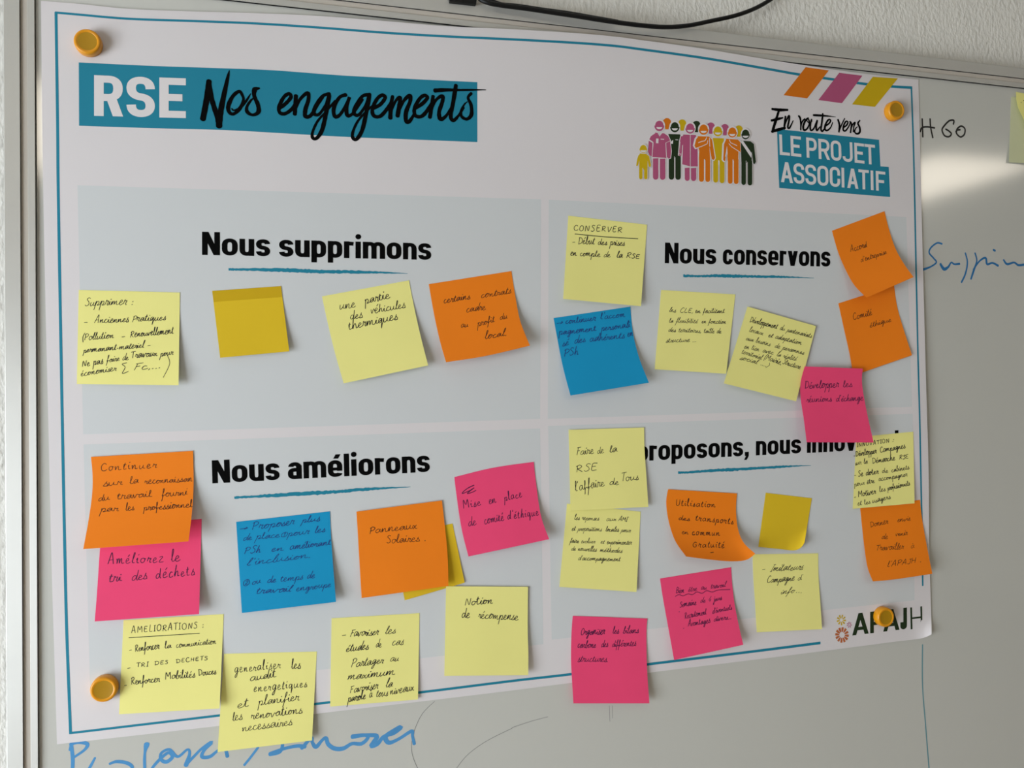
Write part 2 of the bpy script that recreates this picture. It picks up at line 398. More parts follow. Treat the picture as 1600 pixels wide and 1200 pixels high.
# banner
d = PD(.00005)
tp = [(123, 97.5), (240, 103), (350, 106.7), (430, 110), (536, 118), (650, 123.8), (745.8, 128.4)]
bt = [(123.5, 196.5), (240, 200.3), (350, 203.2), (430, 207.5), (536, 213.6), (650, 218.2), (745.8, 222)]
d.strip(Q(catmull(tp, 6)), Q(catmull(bt, 6)), 8)
d.build('banner_block', M_teal, poster, 'teal banner rectangle')
d = PD(.00005)
d.grid(inv(1214, 201.5), inv(1373.6, 218.4), inv(1375.8, 262), inv(1215.6, 247.5), 16, 5)
d.grid(inv(1215.6, 247), inv(1388.7, 260.9), inv(1390.9, 307.8), inv(1217.5, 293.7), 16, 5)
d.build('slogan_block', M_teal, poster, 'teal block behind the slogan')
r4 = zpx(1200, 0, 4)
for pts, mm, lb in (([(235, 420), (380, 440), (245, 615), (97, 595)], M_orange_p, 'orange slanted stripe'), ([(445, 455), (590, 473), (462, 645), (315, 625)], M_pink_p, 'mauve slanted stripe'), ([(655, 480), (812, 490), (668, 668), (525, 652)], M_yel_p, 'yellow slanted stripe')):
    d = PD(.00016); q = Q(r4(pts)); d.grid(q[0], q[1], q[2], q[3], 5, 6); d.build('corner_stripe', mm, poster, lb)

# --- printed letters: each glyph is strokes in its own box, cap height 1
def roundpath(pts, r, closed=False):
    out = []; n = len(pts)
    for i, p in enumerate(pts):
        if not closed and i in (0, n - 1): out.append(p); continue
        a, b = pts[i - 1], pts[(i + 1) % n]
        def toward(c, lim):
            dx, dy = c[0] - p[0], c[1] - p[1]; l = math.hypot(dx, dy); k = min(r, l * lim) / l
            return (p[0] + dx * k, p[1] + dy * k)
        s = toward(a, 1 if (not closed and i == 1) else .5); e = toward(b, 1 if (not closed and i == n - 2) else .5)
        for k in range(9):
            t = k / 8
            w0, w1, w2 = (1 - t) ** 2, 2 * t * (1 - t) * .93, t * t; ww = w0 + w1 + w2
            out.append(((s[0] * w0 + p[0] * w1 + e[0] * w2) / ww, (s[1] * w0 + p[1] * w1 + e[1] * w2) / ww))
    return out
XH = .735
GW = {'N': .74, 'R': .72, 'S': .70, 'E': .64, 'L': .58, 'P': .68, 'O': .72, 'J': .6, 'T': .66, 'A': .8, 'C': .68, 'I': .24, 'F': .6, 'H': .74,
      'o': .66, 'u': .62, 's': .6, 'p': .63, 'r': .43, 'i': .25, 'm': .99, 'n': .62, 'a': .6, 'é': .64, 'e': .64, 'c': .6, 'l': .25, 'v': .64, ',': .26, '!': .25}
def glyph(ch, w, tx, ty):
    """returns lists of polygons in glyph space"""
    H = 1.0 if ch.isupper() or ch in 'l!' else XH
    N = lambda x, y, hh=None: (tx / 2 + (w - tx) * x, ty / 2 + ((hh or H) - ty) * y)
    polys = []
    def L(pts, r=0, closed=False, k=1.0, butt=False):
        p = [N(*a) for a in pts]
        if r: p = roundpath(p, r, closed)
        n = len(p); a_, b_ = [], []
        for i in range(n):
            if closed: s, e = p[i - 1], p[(i + 1) % n]
            else: s, e = p[max(i - 1, 0)], p[min(i + 1, n - 1)]
            dx, dy = e[0] - s[0], e[1] - s[1]; l = math.hypot(dx, dy) or 1; dx /= l; dy /= l
            x, y = p[i]
            if not closed and not butt and i in (0, n - 1):
                g = -1 if i == 0 else 1; x += g * dx * tx / 2; y += g * dy * ty / 2
            a_.append((x - dy * tx / 2 * k, y + dx * ty / 2 * k)); b_.append((x + dy * tx / 2 * k, y - dx * ty / 2 * k))
        if closed: a_.append(a_[0]); b_.append(b_[0])
        polys.append(('S', a_, b_))
    def para(xa, ya, xb, yb, hw):   # slanted bar with level ends, absolute coordinates (left edge)
        polys.append(('S', [(xa, ya), (xb, yb)], [(xa + hw, ya), (xb + hw, yb)]))
    R = .45 * (w - tx) * 1.1; big = .5 * (w - tx)
    Sp = lambda a, b: [(1, a), (1, 1), (0, 1), (0, .53), (1, .47), (1, 0), (0, 0), (0, b)]
    c = ch
    if c == 'N': L([(0, 0), (0, 1)]); L([(1, 0), (1, 1)]); para(0, 1, w - tx * 1.12, 0, tx * 1.12)
    elif c == 'H': L([(0, 0), (0, 1)]); L([(1, 0), (1, 1)]); L([(0, .5), (1, .5)])
    elif c == 'I' or c == 'l': L([(0, 0), (0, 1)]) if w > tx else L([(0, 0), (0, 1)])
    elif c == 'L': L([(0, 0), (0, 1)]); L([(0, 0), (1, 0)])
    elif c == 'E': L([(0, 0), (0, 1)]); L([(0, 0), (1, 0)]); L([(0, 1), (1, 1)]); L([(0, .51), (.8, .51)])
    elif c == 'F': L([(0, 0), (0, 1)]); L([(0, 1), (1, 1)]); L([(0, .48), (.8, .48)])
    elif c == 'T': L([(.5, 0), (.5, 1)]); L([(0, 1), (1, 1)])
    elif c == 'P': L([(0, 0), (0, 1)]); L([(0, 1), (1, 1), (1, .42), (0, .42)], big)
    elif c == 'R': L([(0, 0), (0, 1)]); L([(0, 1), (.98, 1), (.98, .45), (0, .45)], big); para(w * .40, .47, w - tx * 1.08, 0, tx * 1.08)
    elif c == 'O': L([(0, 0), (0, 1), (1, 1), (1, 0)], big, True)
    elif c == 'o': L([(0, 0), (0, 1), (1, 1), (1, 0)], big, True)
    elif c == 'S': L(Sp(.74, .26), big)
    elif c == 's': L(Sp(.78, .22), big)
    elif c == 'C': L([(1, .68), (1, 1), (0, 1), (0, 0), (1, 0), (1, .32)], big)
    elif c == 'c': L([(1, .68), (1, 1), (0, 1), (0, 0), (1, 0), (1, .32)], big)
    elif c == 'J': L([(1, 1), (1, 0), (0, 0), (0, .22)], big)
    elif c == 'A':
        hw = tx * 1.08; m = w / 2
        para(0, 0, m - hw * .5, 1, hw); para(w - hw, 0, m - hw * .5, 1, hw)
        polys.append(('S', [(w * .22, .21 + ty), (w * .78, .21 + ty)], [(w * .2, .21), (w * .8, .21)]))
    elif c == 'u': L([(0, 1), (0, 0), (1, 0), (1, .6)], big, butt=False); L([(1, 0), (1, 1)])
    elif c == 'n': L([(0, .4), (0, 1), (1, 1), (1, 0)], big); L([(0, 0), (0, 1)])
    elif c == 'm': L([(0, .4), (0, 1), (.5, 1), (.5, 0)], big * .5); L([(.5, .4), (.5, 1), (1, 1), (1, 0)], big * .5); L([(0, 0), (0, 1)])
    elif c == 'p': L([(0, -.38), (0, 1)]); L([(0, 0), (0, 1), (1, 1), (1, 0)], big, True)
    elif c == 'r': L([(0, 0), (0, 1)]); L([(0, .5), (0, 1), (.95, .97)], big * 1.6, butt=False)
    elif c in 'i!':
        if c == 'i':
            L([(0, 0), (0, 1)])
            polys.append(('P', [(w / 2 + tx * .55 * math.cos(t * math.pi / 8), .95 + tx * .5 * math.sin(t * math.pi / 8)) for t in range(16)]))
        else: L([(0, .35), (0, 1)]); L([(0, 0), (0, .04)])
    elif c == 'a': L([(.06, .8), (.06, 1), (1, 1), (1, .5)], big); L([(1, 0), (1, .75)]); L([(1, .56), (0, .56), (0, 0), (1, 0)], big * .8)
    elif c in 'eé':
        L([(1, .45), (1, 1), (0, 1), (0, 0), (1, 0), (1, .14)], big); L([(0, .46), (1, .46)], k=.8)
        if c == 'é': para(w * .38, .80, w * .56, .99, tx * .95)
    elif c == 'v': para(0, XH, w / 2 - tx * .55, 0, tx * 1.1); para(w - tx * 1.1, XH, w / 2 - tx * .55, 0, tx * 1.1)
    elif c == ',': polys.append(('P', [(.03, 0), (.03, ty * 1.25), (.03 + tx, ty * 1.25), (.03 + tx, 0), (tx * .62, -.2), (0 - .02, -.2), (tx * .42, 0)]))
    return polys
def printed(name, material, words, base, cap, tx=.235, ty=.165, gap=.075, label=None, eps=.00014, letter=False):
    """words: (text, left px, right px); base and cap: two px points that fix the base line and the cap line"""
    dd = PD(eps)
    def at(line, x): (xa, ya), (xb, yb) = line; return ya + (yb - ya) * (x - xa) / (xb - xa)
    for txt, xl, xr in words:
        lean = cap[0][0] - base[0][0]
        bl, br = inv(xl, at(base, xl)), inv(xr, at(base, xr)); tl, tr = inv(xl + lean, at(cap, xl)), inv(xr + lean, at(cap, xr))
        Wt = sum(GW[c] for c in txt) + gap * (len(txt) - 1)
        if letter:                              # one letter to a box: scale the letter's own width, keep the stem weight
            hq = math.hypot(tl[0] - bl[0], tl[1] - bl[1]); Wt = math.hypot(br[0] - bl[0], br[1] - bl[1]) / hq
        def mp(p):
            u, v = p[0] / Wt, p[1]
            return tuple((bl[k] * (1 - u) + br[k] * u) * (1 - v) + (tl[k] * (1 - u) + tr[k] * u) * v for k in (0, 1))
        x = 0
        for c in txt:
            w = Wt if letter else GW[c]
            for g in glyph(c, w, tx, ty):
                if g[0] == 'S': dd.strip([mp((a[0] + x, a[1])) for a in g[1]], [mp((a[0] + x, a[1])) for a in g[2]])
                else: dd.poly([mp((a[0] + x, a[1])) for a in g[1]])
            x += w + gap
    # every face towards the room
    for i, f in enumerate(dd.F):
        a, b, c = (dd.V[k] for k in f[:3])
        if (b - a).cross(c - a).y > 0: dd.F[i] = f[::-1]
    return dd.build(name, material, poster, label)
printed('printed_title', M_white, [('R', 147, 192.4), ('S', 197.6, 242), ('E', 249, 290.4)], ((147, 181), (290.4, 184.6)), ((147, 117.4), (290.4, 122.4)), .215, .175, label='white capitals RSE', letter=True)
printed('printed_heading', M_black, [('Nous', 315.6, 422), ('supprimons', 436, 673.8)], ((315.6, 398.2), (673.8, 406.2)), ((315.6, 362), (673.8, 371)), label='black heading Nous supprimons')
printed('printed_heading', M_black, [('Nous', 331.8, 437), ('améliorons', 450, 671.8)], ((332, 755.4), (671.5, 737.2)), ((331, 719.4), (671.5, 702.3)), label='black heading Nous améliorons')
printed('printed_heading', M_black, [('Nous', 1038.6, 1119), ('conservons', 1129.3, 1297.3)], ((1038.5, 411.3), (1297.3, 416.6)), ((1039, 379), (1297.3, 385)), label='black heading Nous conservons')
printed('printed_heading', M_black, [('Nous', 898.6, 975), ('proposons,', 994.5, 1169.8), ('nous', 1181, 1251.5), ('innovons', 1260.8, 1388), ('!', 1398, 1404)], ((898.6, 725.5), (1403, 700.8)), ((898.8, 692.5), (1403, 672.3)), label='black heading Nous proposons, nous innovons !')
printed('printed_slogan', M_white, [('L', 1218.4, 1234.4), ('E', 1236, 1252.2), ('P', 1260.5, 1276.8), ('R', 1279.4, 1297), ('O', 1298.5, 1315), ('J', 1316.9, 1332.7), ('E', 1335.6, 1350.8), ('T', 1351.5, 1368)],
        ((1219, 241.8), (1363, 257)), ((1218, 209.8), (1368, 226.5)), .155, .145, label='white capitals LE PROJET', letter=True)
printed('printed_slogan', M_white, [('A', 1220.2, 1239.2), ('S', 1240.2, 1257), ('S', 1258.6, 1275.6), ('O', 1277.5, 1294.6), ('C', 1296.7, 1313), ('I', 1315.2, 1321), ('A', 1323.9, 1341.3), ('T', 1341.8, 1358), ('I', 1360.8, 1366.6), ('F', 1368.9, 1383.8)],
        ((1220.6, 284.5), (1371.9, 297.8)), ((1220.0, 252.5), (1383.8, 268.5)), .16, .145, label='white capitals ASSOCIATIF', letter=True)
printed('logo_lettering', M_dark_p, [('A', 1331.6, 1357.2), ('P', 1359.6, 1379), ('A', 1380, 1405.5), ('J', 1406.8, 1417)], ((1332, 993), (1442, 979.5)), ((1332, 959.3), (1442, 946.3)), .20, .15, label='dark green bold letters APAJ', letter=True)
printed('logo_lettering', M_dark_p, [('H', 1423, 1441.5)], ((1332, 994.5), (1442, 981)), ((1331.2, 959.5), (1441.2, 947.3)), .095, .08, label='thin dark letter H', letter=True)
# logo bursts
def burst(cx, cy, ri, ro, n, w, mm, lb):
    dd = PD(.00012); ex = 1.0
    for k in range(n):
        t = 2 * math.pi * k / n + .1
        a, b = (cx + math.cos(t) * ri * .92, cy + math.sin(t) * ri), (cx + math.cos(t) * ro * .88, cy + math.sin(t) * ro)
        dd.ribbon([inv(*a), inv((a[0] + b[0]) / 2, (a[1] + b[1]) / 2), inv(*b)], [w * .45 * pxscale(cx, cy), w * .9 * pxscale(cx, cy), w * pxscale(cx, cy)])
    dd.build('logo_burst', mm, poster, lb)
burst(1314.5, 968.8, 2.6, 8.2, 9, 2.3, M_yel_p, 'small yellow burst'); burst(1315.6, 992.2, 4.6, 12.0, 12, 3.6, M_brown_p, 'rust coloured burst'); burst(1326.9, 976.3, 1.3, 4.6, 7, 1.3, M_pink_p, 'tiny mauve burst')

# --- brush script
def brush(name, z, strokes, w, label, k=1.0):
    dd = PD(.00020)
    for st in strokes:
        st = [tuple(p) if len(p) > 2 else tuple(p) + (w,) for p in st]
        p = catmull(z(st), 6); sc_ = pxscale(*p[0][:2])
        ws = [max(.4, a[2]) * sc_ * (1 + random.uniform(-.07, .07)) * k * 1.28 for a in p]
        dd.ribbon(Q(p), ws, cap=.25)
    return dd.build(name, M_black, poster, label)
zb1 = zpx(110, 90, 5)
brush('brush_lettering', zb1, [[(1082, 190, 34), (1065, 320, 36), (1036, 474, 36)], [(1082, 195, 30), (1105, 330, 30), (1150, 470, 34), (1162, 530, 38)], [(1241, 102, 6), (1228, 160, 20), (1195, 310, 30), (1172, 430, 34), (1160, 530, 38)],
      [(1345, 300, 16), (1320, 264, 20), (1270, 300, 22), (1234, 375, 26), (1240, 425, 24), (1275, 440, 20), (1325, 395, 22), (1352, 330, 18), (1335, 275, 16)], [(1262, 400, 10), (1275, 412, 10), (1310, 400, 12), (1350, 370, 14), (1385, 320, 14), (1408, 282, 4)],
      [(1472, 240, 14), (1440, 250, 30), (1436, 300, 24), (1465, 370, 26), (1468, 425, 26), (1425, 448, 18), (1382, 425, 22), (1378, 385, 18), (1405, 340, 14), (1425, 320, 8)]], 20, 'black brush script word Nos')
zb2 = zpx(430, 90, 4.706)
brush('brush_lettering', zb2, [[(35, 370), (80, 335), (116, 290), (100, 266), (62, 292), (28, 362), (34, 405), (72, 412), (120, 380), (160, 320, 16)],
      [(152, 285, 24), (148, 350, 24), (144, 412, 24)], [(146, 390, 14), (180, 310, 18), (238, 260, 22), (244, 310, 22), (222, 380, 24), (222, 432, 24), (262, 425, 22), (310, 350, 16), (350, 290, 16)],
      [(395, 268, 22), (345, 285, 18), (295, 360, 22), (285, 410, 22), (320, 418, 18), (370, 350, 16), (398, 275, 22), (375, 400, 24), (345, 530, 24), (305, 592, 20), (276, 590, 20), (274, 550, 16), (310, 470, 14), (370, 400, 12), (440, 320, 14)],
      [(515, 275, 22), (470, 295, 20), (430, 375, 22), (440, 435, 22), (480, 415, 18), (530, 330, 18), (546, 290, 20), (525, 360, 22), (530, 425, 22), (570, 410, 16), (640, 310, 16)],
      [(692, 272, 22), (640, 285, 18), (590, 360, 22), (580, 412, 22), (615, 420, 18), (665, 350, 16), (692, 280, 22), (670, 400, 24), (640, 530, 24), (600, 598, 20), (572, 592, 20), (570, 550, 16), (605, 470, 14), (665, 400, 12), (720, 350, 12)],
      [(722, 372), (772, 345), (808, 296), (788, 276), (750, 302), (716, 372), (722, 425), (770, 432), (820, 380), (855, 320, 14)],
      [(862, 288, 20), (850, 360, 24), (846, 440, 24)], [(850, 400, 14), (885, 320, 16), (918, 292, 20), (912, 350, 24), (900, 425, 26)], [(902, 410, 14), (940, 325, 18), (988, 278, 22), (992, 320, 22), (962, 400, 24), (962, 465, 24), (985, 470, 22), (1020, 420, 16)],
      [(1024, 375), (1080, 340), (1118, 296), (1098, 278), (1062, 302), (1024, 372), (1030, 425), (1075, 432), (1120, 385), (1160, 310, 12)],
      [(1160, 288, 20), (1150, 360, 22), (1138, 435, 24)], [(1142, 400, 14), (1180, 315, 16), (1228, 282, 22), (1230, 320, 22), (1205, 400, 24), (1215, 452, 24), (1255, 430, 18), (1300, 360, 14)],
      [(1328, 208, 24), (1308, 330, 24), (1290, 430, 22), (1310, 462, 22), (1345, 430, 16), (1385, 370, 12)], [(1178, 242, 26), (1260, 238, 20), (1350, 238, 14), (1450, 237, 12), (1548, 237, 4)],
      [(1440, 265, 18), (1418, 295, 16), (1440, 350, 20), (1442, 420, 22), (1410, 452, 18), (1372, 435, 18), (1366, 395, 16), (1390, 345, 10), (1412, 325, 6)]], 21, 'black brush script word engagements')
zb3 = zpx(1200, 150, 7.273)
brush('brush_lettering', zb3, [[(50, 148, 20), (130, 158, 26), (220, 158, 18)], [(125, 160, 20), (98, 250, 24), (75, 320, 26), (52, 402, 24)], [(42, 278, 20), (100, 265, 24), (165, 248, 14)], [(45, 405, 16), (110, 385, 26), (190, 362, 20)],
      [(198, 235, 16), (190, 300, 18), (185, 370, 18)], [(186, 350, 10), (215, 265, 14), (240, 225, 18), (240, 270, 16), (225, 350, 18), (242, 365, 16), (268, 320, 12), (285, 282, 8)],
      [(350, 228, 16), (366, 255, 18), (372, 320, 14), (372, 382, 14)], [(372, 370, 10), (385, 300, 12), (415, 262, 14)],
      [(455, 252, 14), (425, 280, 16), (400, 345, 18), (410, 388, 18), (445, 370, 14), (470, 310, 14), (458, 262, 12), (440, 275, 10), (470, 310, 8), (500, 285, 8)],
      [(495, 268, 14), (480, 330, 16), (485, 388, 16), (520, 370, 14), (560, 275, 14), (548, 340, 16), (555, 392, 16), (590, 350, 10)], [(622, 205, 16), (612, 300, 16), (602, 375, 16), (618, 400, 16), (650, 360, 10)], [(520, 218, 18), (600, 222, 18), (680, 228, 12), (768, 238, 3)],
      [(650, 345, 12), (695, 310, 14), (712, 278, 14), (690, 268, 14), (660, 310, 18), (645, 370, 18), (670, 392, 16), (710, 360, 12), (735, 300, 8)],
      [(795, 270, 16), (812, 330, 18), (806, 405, 16)], [(806, 400, 14), (835, 330, 12), (870, 258, 10)], [(852, 362, 12), (890, 335, 14), (908, 300, 14), (888, 288, 14), (862, 330, 16), (855, 385, 16), (880, 395, 14), (915, 350, 12), (938, 298, 10)],
      [(932, 292, 14), (948, 320, 14), (938, 412, 14)], [(940, 390, 8), (962, 325, 12), (990, 302, 14), (975, 350, 12), (970, 405, 12)], [(1042, 280, 12), (1022, 312, 16), (1042, 360, 18), (1042, 412, 18), (1010, 430, 14), (985, 408, 14), (995, 370, 10), (1015, 350, 8)]], 14, 'black brush script En route vers')

# --- brush underlines
def underline(pts):
    dd = PD(.00014); p = catmull([q + (0,) * (3 - len(q)) for q in pts], 14); sc_ = pxscale(*p[0][:2])
    p = [(a[0], a[1], a[2] * 1.18) for a in p]
    up = [(a[0], a[1] - max(.3, a[2]) / 2 * (1 + random.uniform(-.3, .2))) for a in p]; dn = [(a[0], a[1] + max(.3, a[2]) / 2 * (1 + random.uniform(-.3, .2))) for a in p]
    dd.strip(Q(up), Q(dn)); dd.build('brush_underline', M_teal, poster)
underline([(357, 421, 3.6), (380, 421, 3.4), (436, 421.8, 5), (480, 423.5, 5.2), (519, 424.6, 4.6), (560, 425, 4.2), (600, 426, 2.4), (637, 427.4, .5)])
underline([(366, 777.5, 3.6), (390, 776.2, 3.2), (435, 773.6, 5), (496, 770.2, 5.4), (530, 768, 4.2), (565, 765, 4.4), (605, 762.6, 2.4), (641.5, 760.8, .5)])
underline([(1067.5, 431, 3.8), (1090, 431.3, 3), (1120, 431, 4), (1147, 431.3, 4.4), (1175, 432, 3.6), (1210, 432.5, 3.4), (1240, 433.2, 2), (1272, 434.4, .5)])
underline([(1059.5, 738.5, 3.4), (1080, 737.7, 3), (1115, 735.2, 4), (1150, 733.4, 4.2), (1185, 731.4, 3.4), (1215, 729.6, 3.4), (1245, 728, 1.8), (1267, 727.4, .5)])

# --- row of people pictogram
zp = zpx(980, 170, 7.273)
LAY = [.00006]
def shape(mm, polys, name='pictogram_figure', label=None, outline=11, whites=(), wlines=()):
    """a flat figure with a white rim, then white details on it"""
    LAY[0] += .00003; e = LAY[0]
    s_ = pxscale(1080, 240) / 7.273
    if outline:
        dd = PD()
        for p in polys: dd.ribbon(Q(zp(p)), outline * 2 * s_, e, True)
        dd.build('figure_rim', M_white, poster)
    dd = PD()
    for p in polys: dd.poly(Q(zp(p)), e + .00001)
    dd.build(name, mm, poster, label)
    if whites or wlines:
        dd = PD()
        for p in whites: dd.poly(Q(zp(p)), e + .00002)
        for p in wlines: dd.ribbon(Q(zp(p)), 7 * s_, e + .00002)
        dd.build('figure_detail', M_white, poster)
def ell(cx, cy, a, b, n=20, t0=0, t1=2 * math.pi): return [(cx + a * math.cos(t0 + (t1 - t0) * k / n), cy + b * math.sin(t0 + (t1 - t0) * k / n)) for k in range(n + (0 if t1 - t0 > 6.2 else 1))]
def leg(x0, x1, y0, y1):
    r = (x1 - x0) / 2; return [(x0, y0)] + [((x0 + x1) / 2 - r * math.cos(t), y1 - r + r * math.sin(t)) for t in [k * math.pi / 8 for k in range(9)]] + [(x1, y0)]
def smile(cx, cy): return ell(cx, cy, 34, 24, 8, 0, math.pi)
for x, y, mm in ((452, 150, M_orange_p), (625, 165, M_yel_p), (787, 182, M_dark_p), (950, 200, M_pink_p), (1110, 218, M_pink_p), (1268, 234, M_yel_p)):
    shape(mm, [ell(x, y, 45, 45, 16, math.pi * .85, math.pi * 2.15) + [(x + 22, y + 60), (x + 18, y + 84), (x - 18, y + 84), (x - 22, y + 60)]], label='head in the back row', outline=0)
shape(M_dark_p, [[(468, 285), (600, 290), (622, 345), (604, 430), (610, 560), (472, 560), (480, 420)], leg(472, 534, 530, 806), leg(547, 609, 530, 808)], outline=5, whites=[[(498, 348), (522, 350), (520, 398), (496, 396)]], wlines=[[(548, 351), (580, 353)]], label='dark figure with a badge')
shape(M_dark_p, [ell(541, 205, 54, 63)], outline=9, whites=[smile(541, 222)])
shape(M_pink_p, [[(315, 268), (345, 275), (368, 315), (395, 278), (420, 278), (465, 310), (490, 360), (440, 385), (445, 560), (284, 548), (290, 380), (243, 350), (262, 305)]], outline=9, whites=[[(328, 338), (356, 338), (355, 392), (327, 390)]], wlines=[[(380, 344), (420, 347)]], label='mauve figure in a tunic')
shape(M_pink_p, [[(244, 362), (288, 388), (280, 542), (255, 530), (236, 490)], [(442, 388), (488, 366), (500, 480), (492, 560), (470, 567), (450, 545)], leg(292, 355, 562, 806), leg(371, 434, 565, 808)], outline=7)
shape(M_pink_p, [ell(365, 190, 57, 65)], outline=9, whites=[smile(365, 208)])
shape(M_pink_p, [[(635, 292), (780, 298), (800, 340), (802, 655), (715, 655), (625, 630), (634, 400), (614, 540), (585, 530), (598, 370), (612, 310)], leg(654, 711, 668, 820), leg(724, 786, 670, 822)], outline=9, wlines=[[(717, 285), (717, 800)], [(650, 556), (690, 566)], [(742, 570), (785, 564)], [(585, 512), (612, 516)]], label='mauve figure in a long coat')
shape(M_pink_p, [ell(715, 220, 55, 63)], outline=9, whites=[smile(715, 240)])
shape(M_yel_p, [[(972, 330), (1098, 336), (1104, 600), (975, 600)], leg(977, 1034, 570, 840), leg(1050, 1106, 575, 846)], outline=6, whites=[[(1020, 358), (1045, 360), (1038, 385), (1056, 490), (1035, 527), (1013, 490), (1026, 385)]], wlines=[[(1042, 560), (1042, 640)]], label='mustard figure with a tie')
shape(M_yel_p, [ell(1030, 252, 54, 62)], outline=9, whites=[smile(1030, 270)])
shape(M_orange_p, [[(800, 310), (930, 315), (965, 350), (998, 560), (985, 583), (960, 572), (934, 430), (945, 600), (815, 590), (812, 448), (775, 450), (755, 420), (775, 340)], leg(815, 873, 560, 830), leg(888, 943, 560, 832)], outline=10, wlines=[[(808, 385), (850, 370), (885, 362), (905, 325)], [(780, 450), (850, 425), (908, 398), (916, 360)], [(935, 330), (938, 430)]], label='orange figure with an arm folded')
shape(M_orange_p, [ell(868, 232, 56, 64)], outline=9, whites=[smile(868, 252)])
shape(M_orange_p, [[(1120, 340), (1255, 348), (1288, 380), (1311, 470), (1290, 495), (1265, 490), (1262, 600), (1140, 600), (1132, 430), (1115, 590), (1097, 598), (1082, 580), (1090, 400)], leg(1143, 1198, 570, 852), leg(1211, 1266, 572, 856)], outline=10, wlines=[[(1160, 350), (1175, 385), (1250, 420)], [(1155, 395), (1185, 430), (1280, 492)]], label='orange figure with an arm across the chest')
shape(M_orange_p, [ell(1195, 265, 54, 62)], outline=9, whites=[smile(1195, 286)])
shape(M_dark_p, [[(1290, 362), (1400, 368), (1440, 400), (1463, 600), (1450, 629), (1432, 622), (1415, 480), (1416, 620), (1296, 610)], leg(1297, 1349, 580, 866), leg(1368, 1421, 582, 871)], outline=5, whites=[[(1284, 368), (1316, 364), (1414, 505), (1412, 562)]], label='dark figure with a sash')
shape(M_dark_p, [ell(1345, 288, 49, 60)], outline=7, whites=[smile(1345, 306)])
shape(M_yel_p, [[(140, 508), (215, 511), (250, 540), (271, 640), (262, 666), (244, 655), (232, 590), (232, 690), (135, 690), (138, 590), (122, 648), (108, 657), (96, 645), (105, 580), (120, 530)], leg(135, 174, 660, 801), leg(191, 231, 660, 802)], outline=6, label='small mustard child figure')
shape(M_yel_p, [ell(183, 453, 45, 50)], outline=7, whites=[smile(183, 472)])

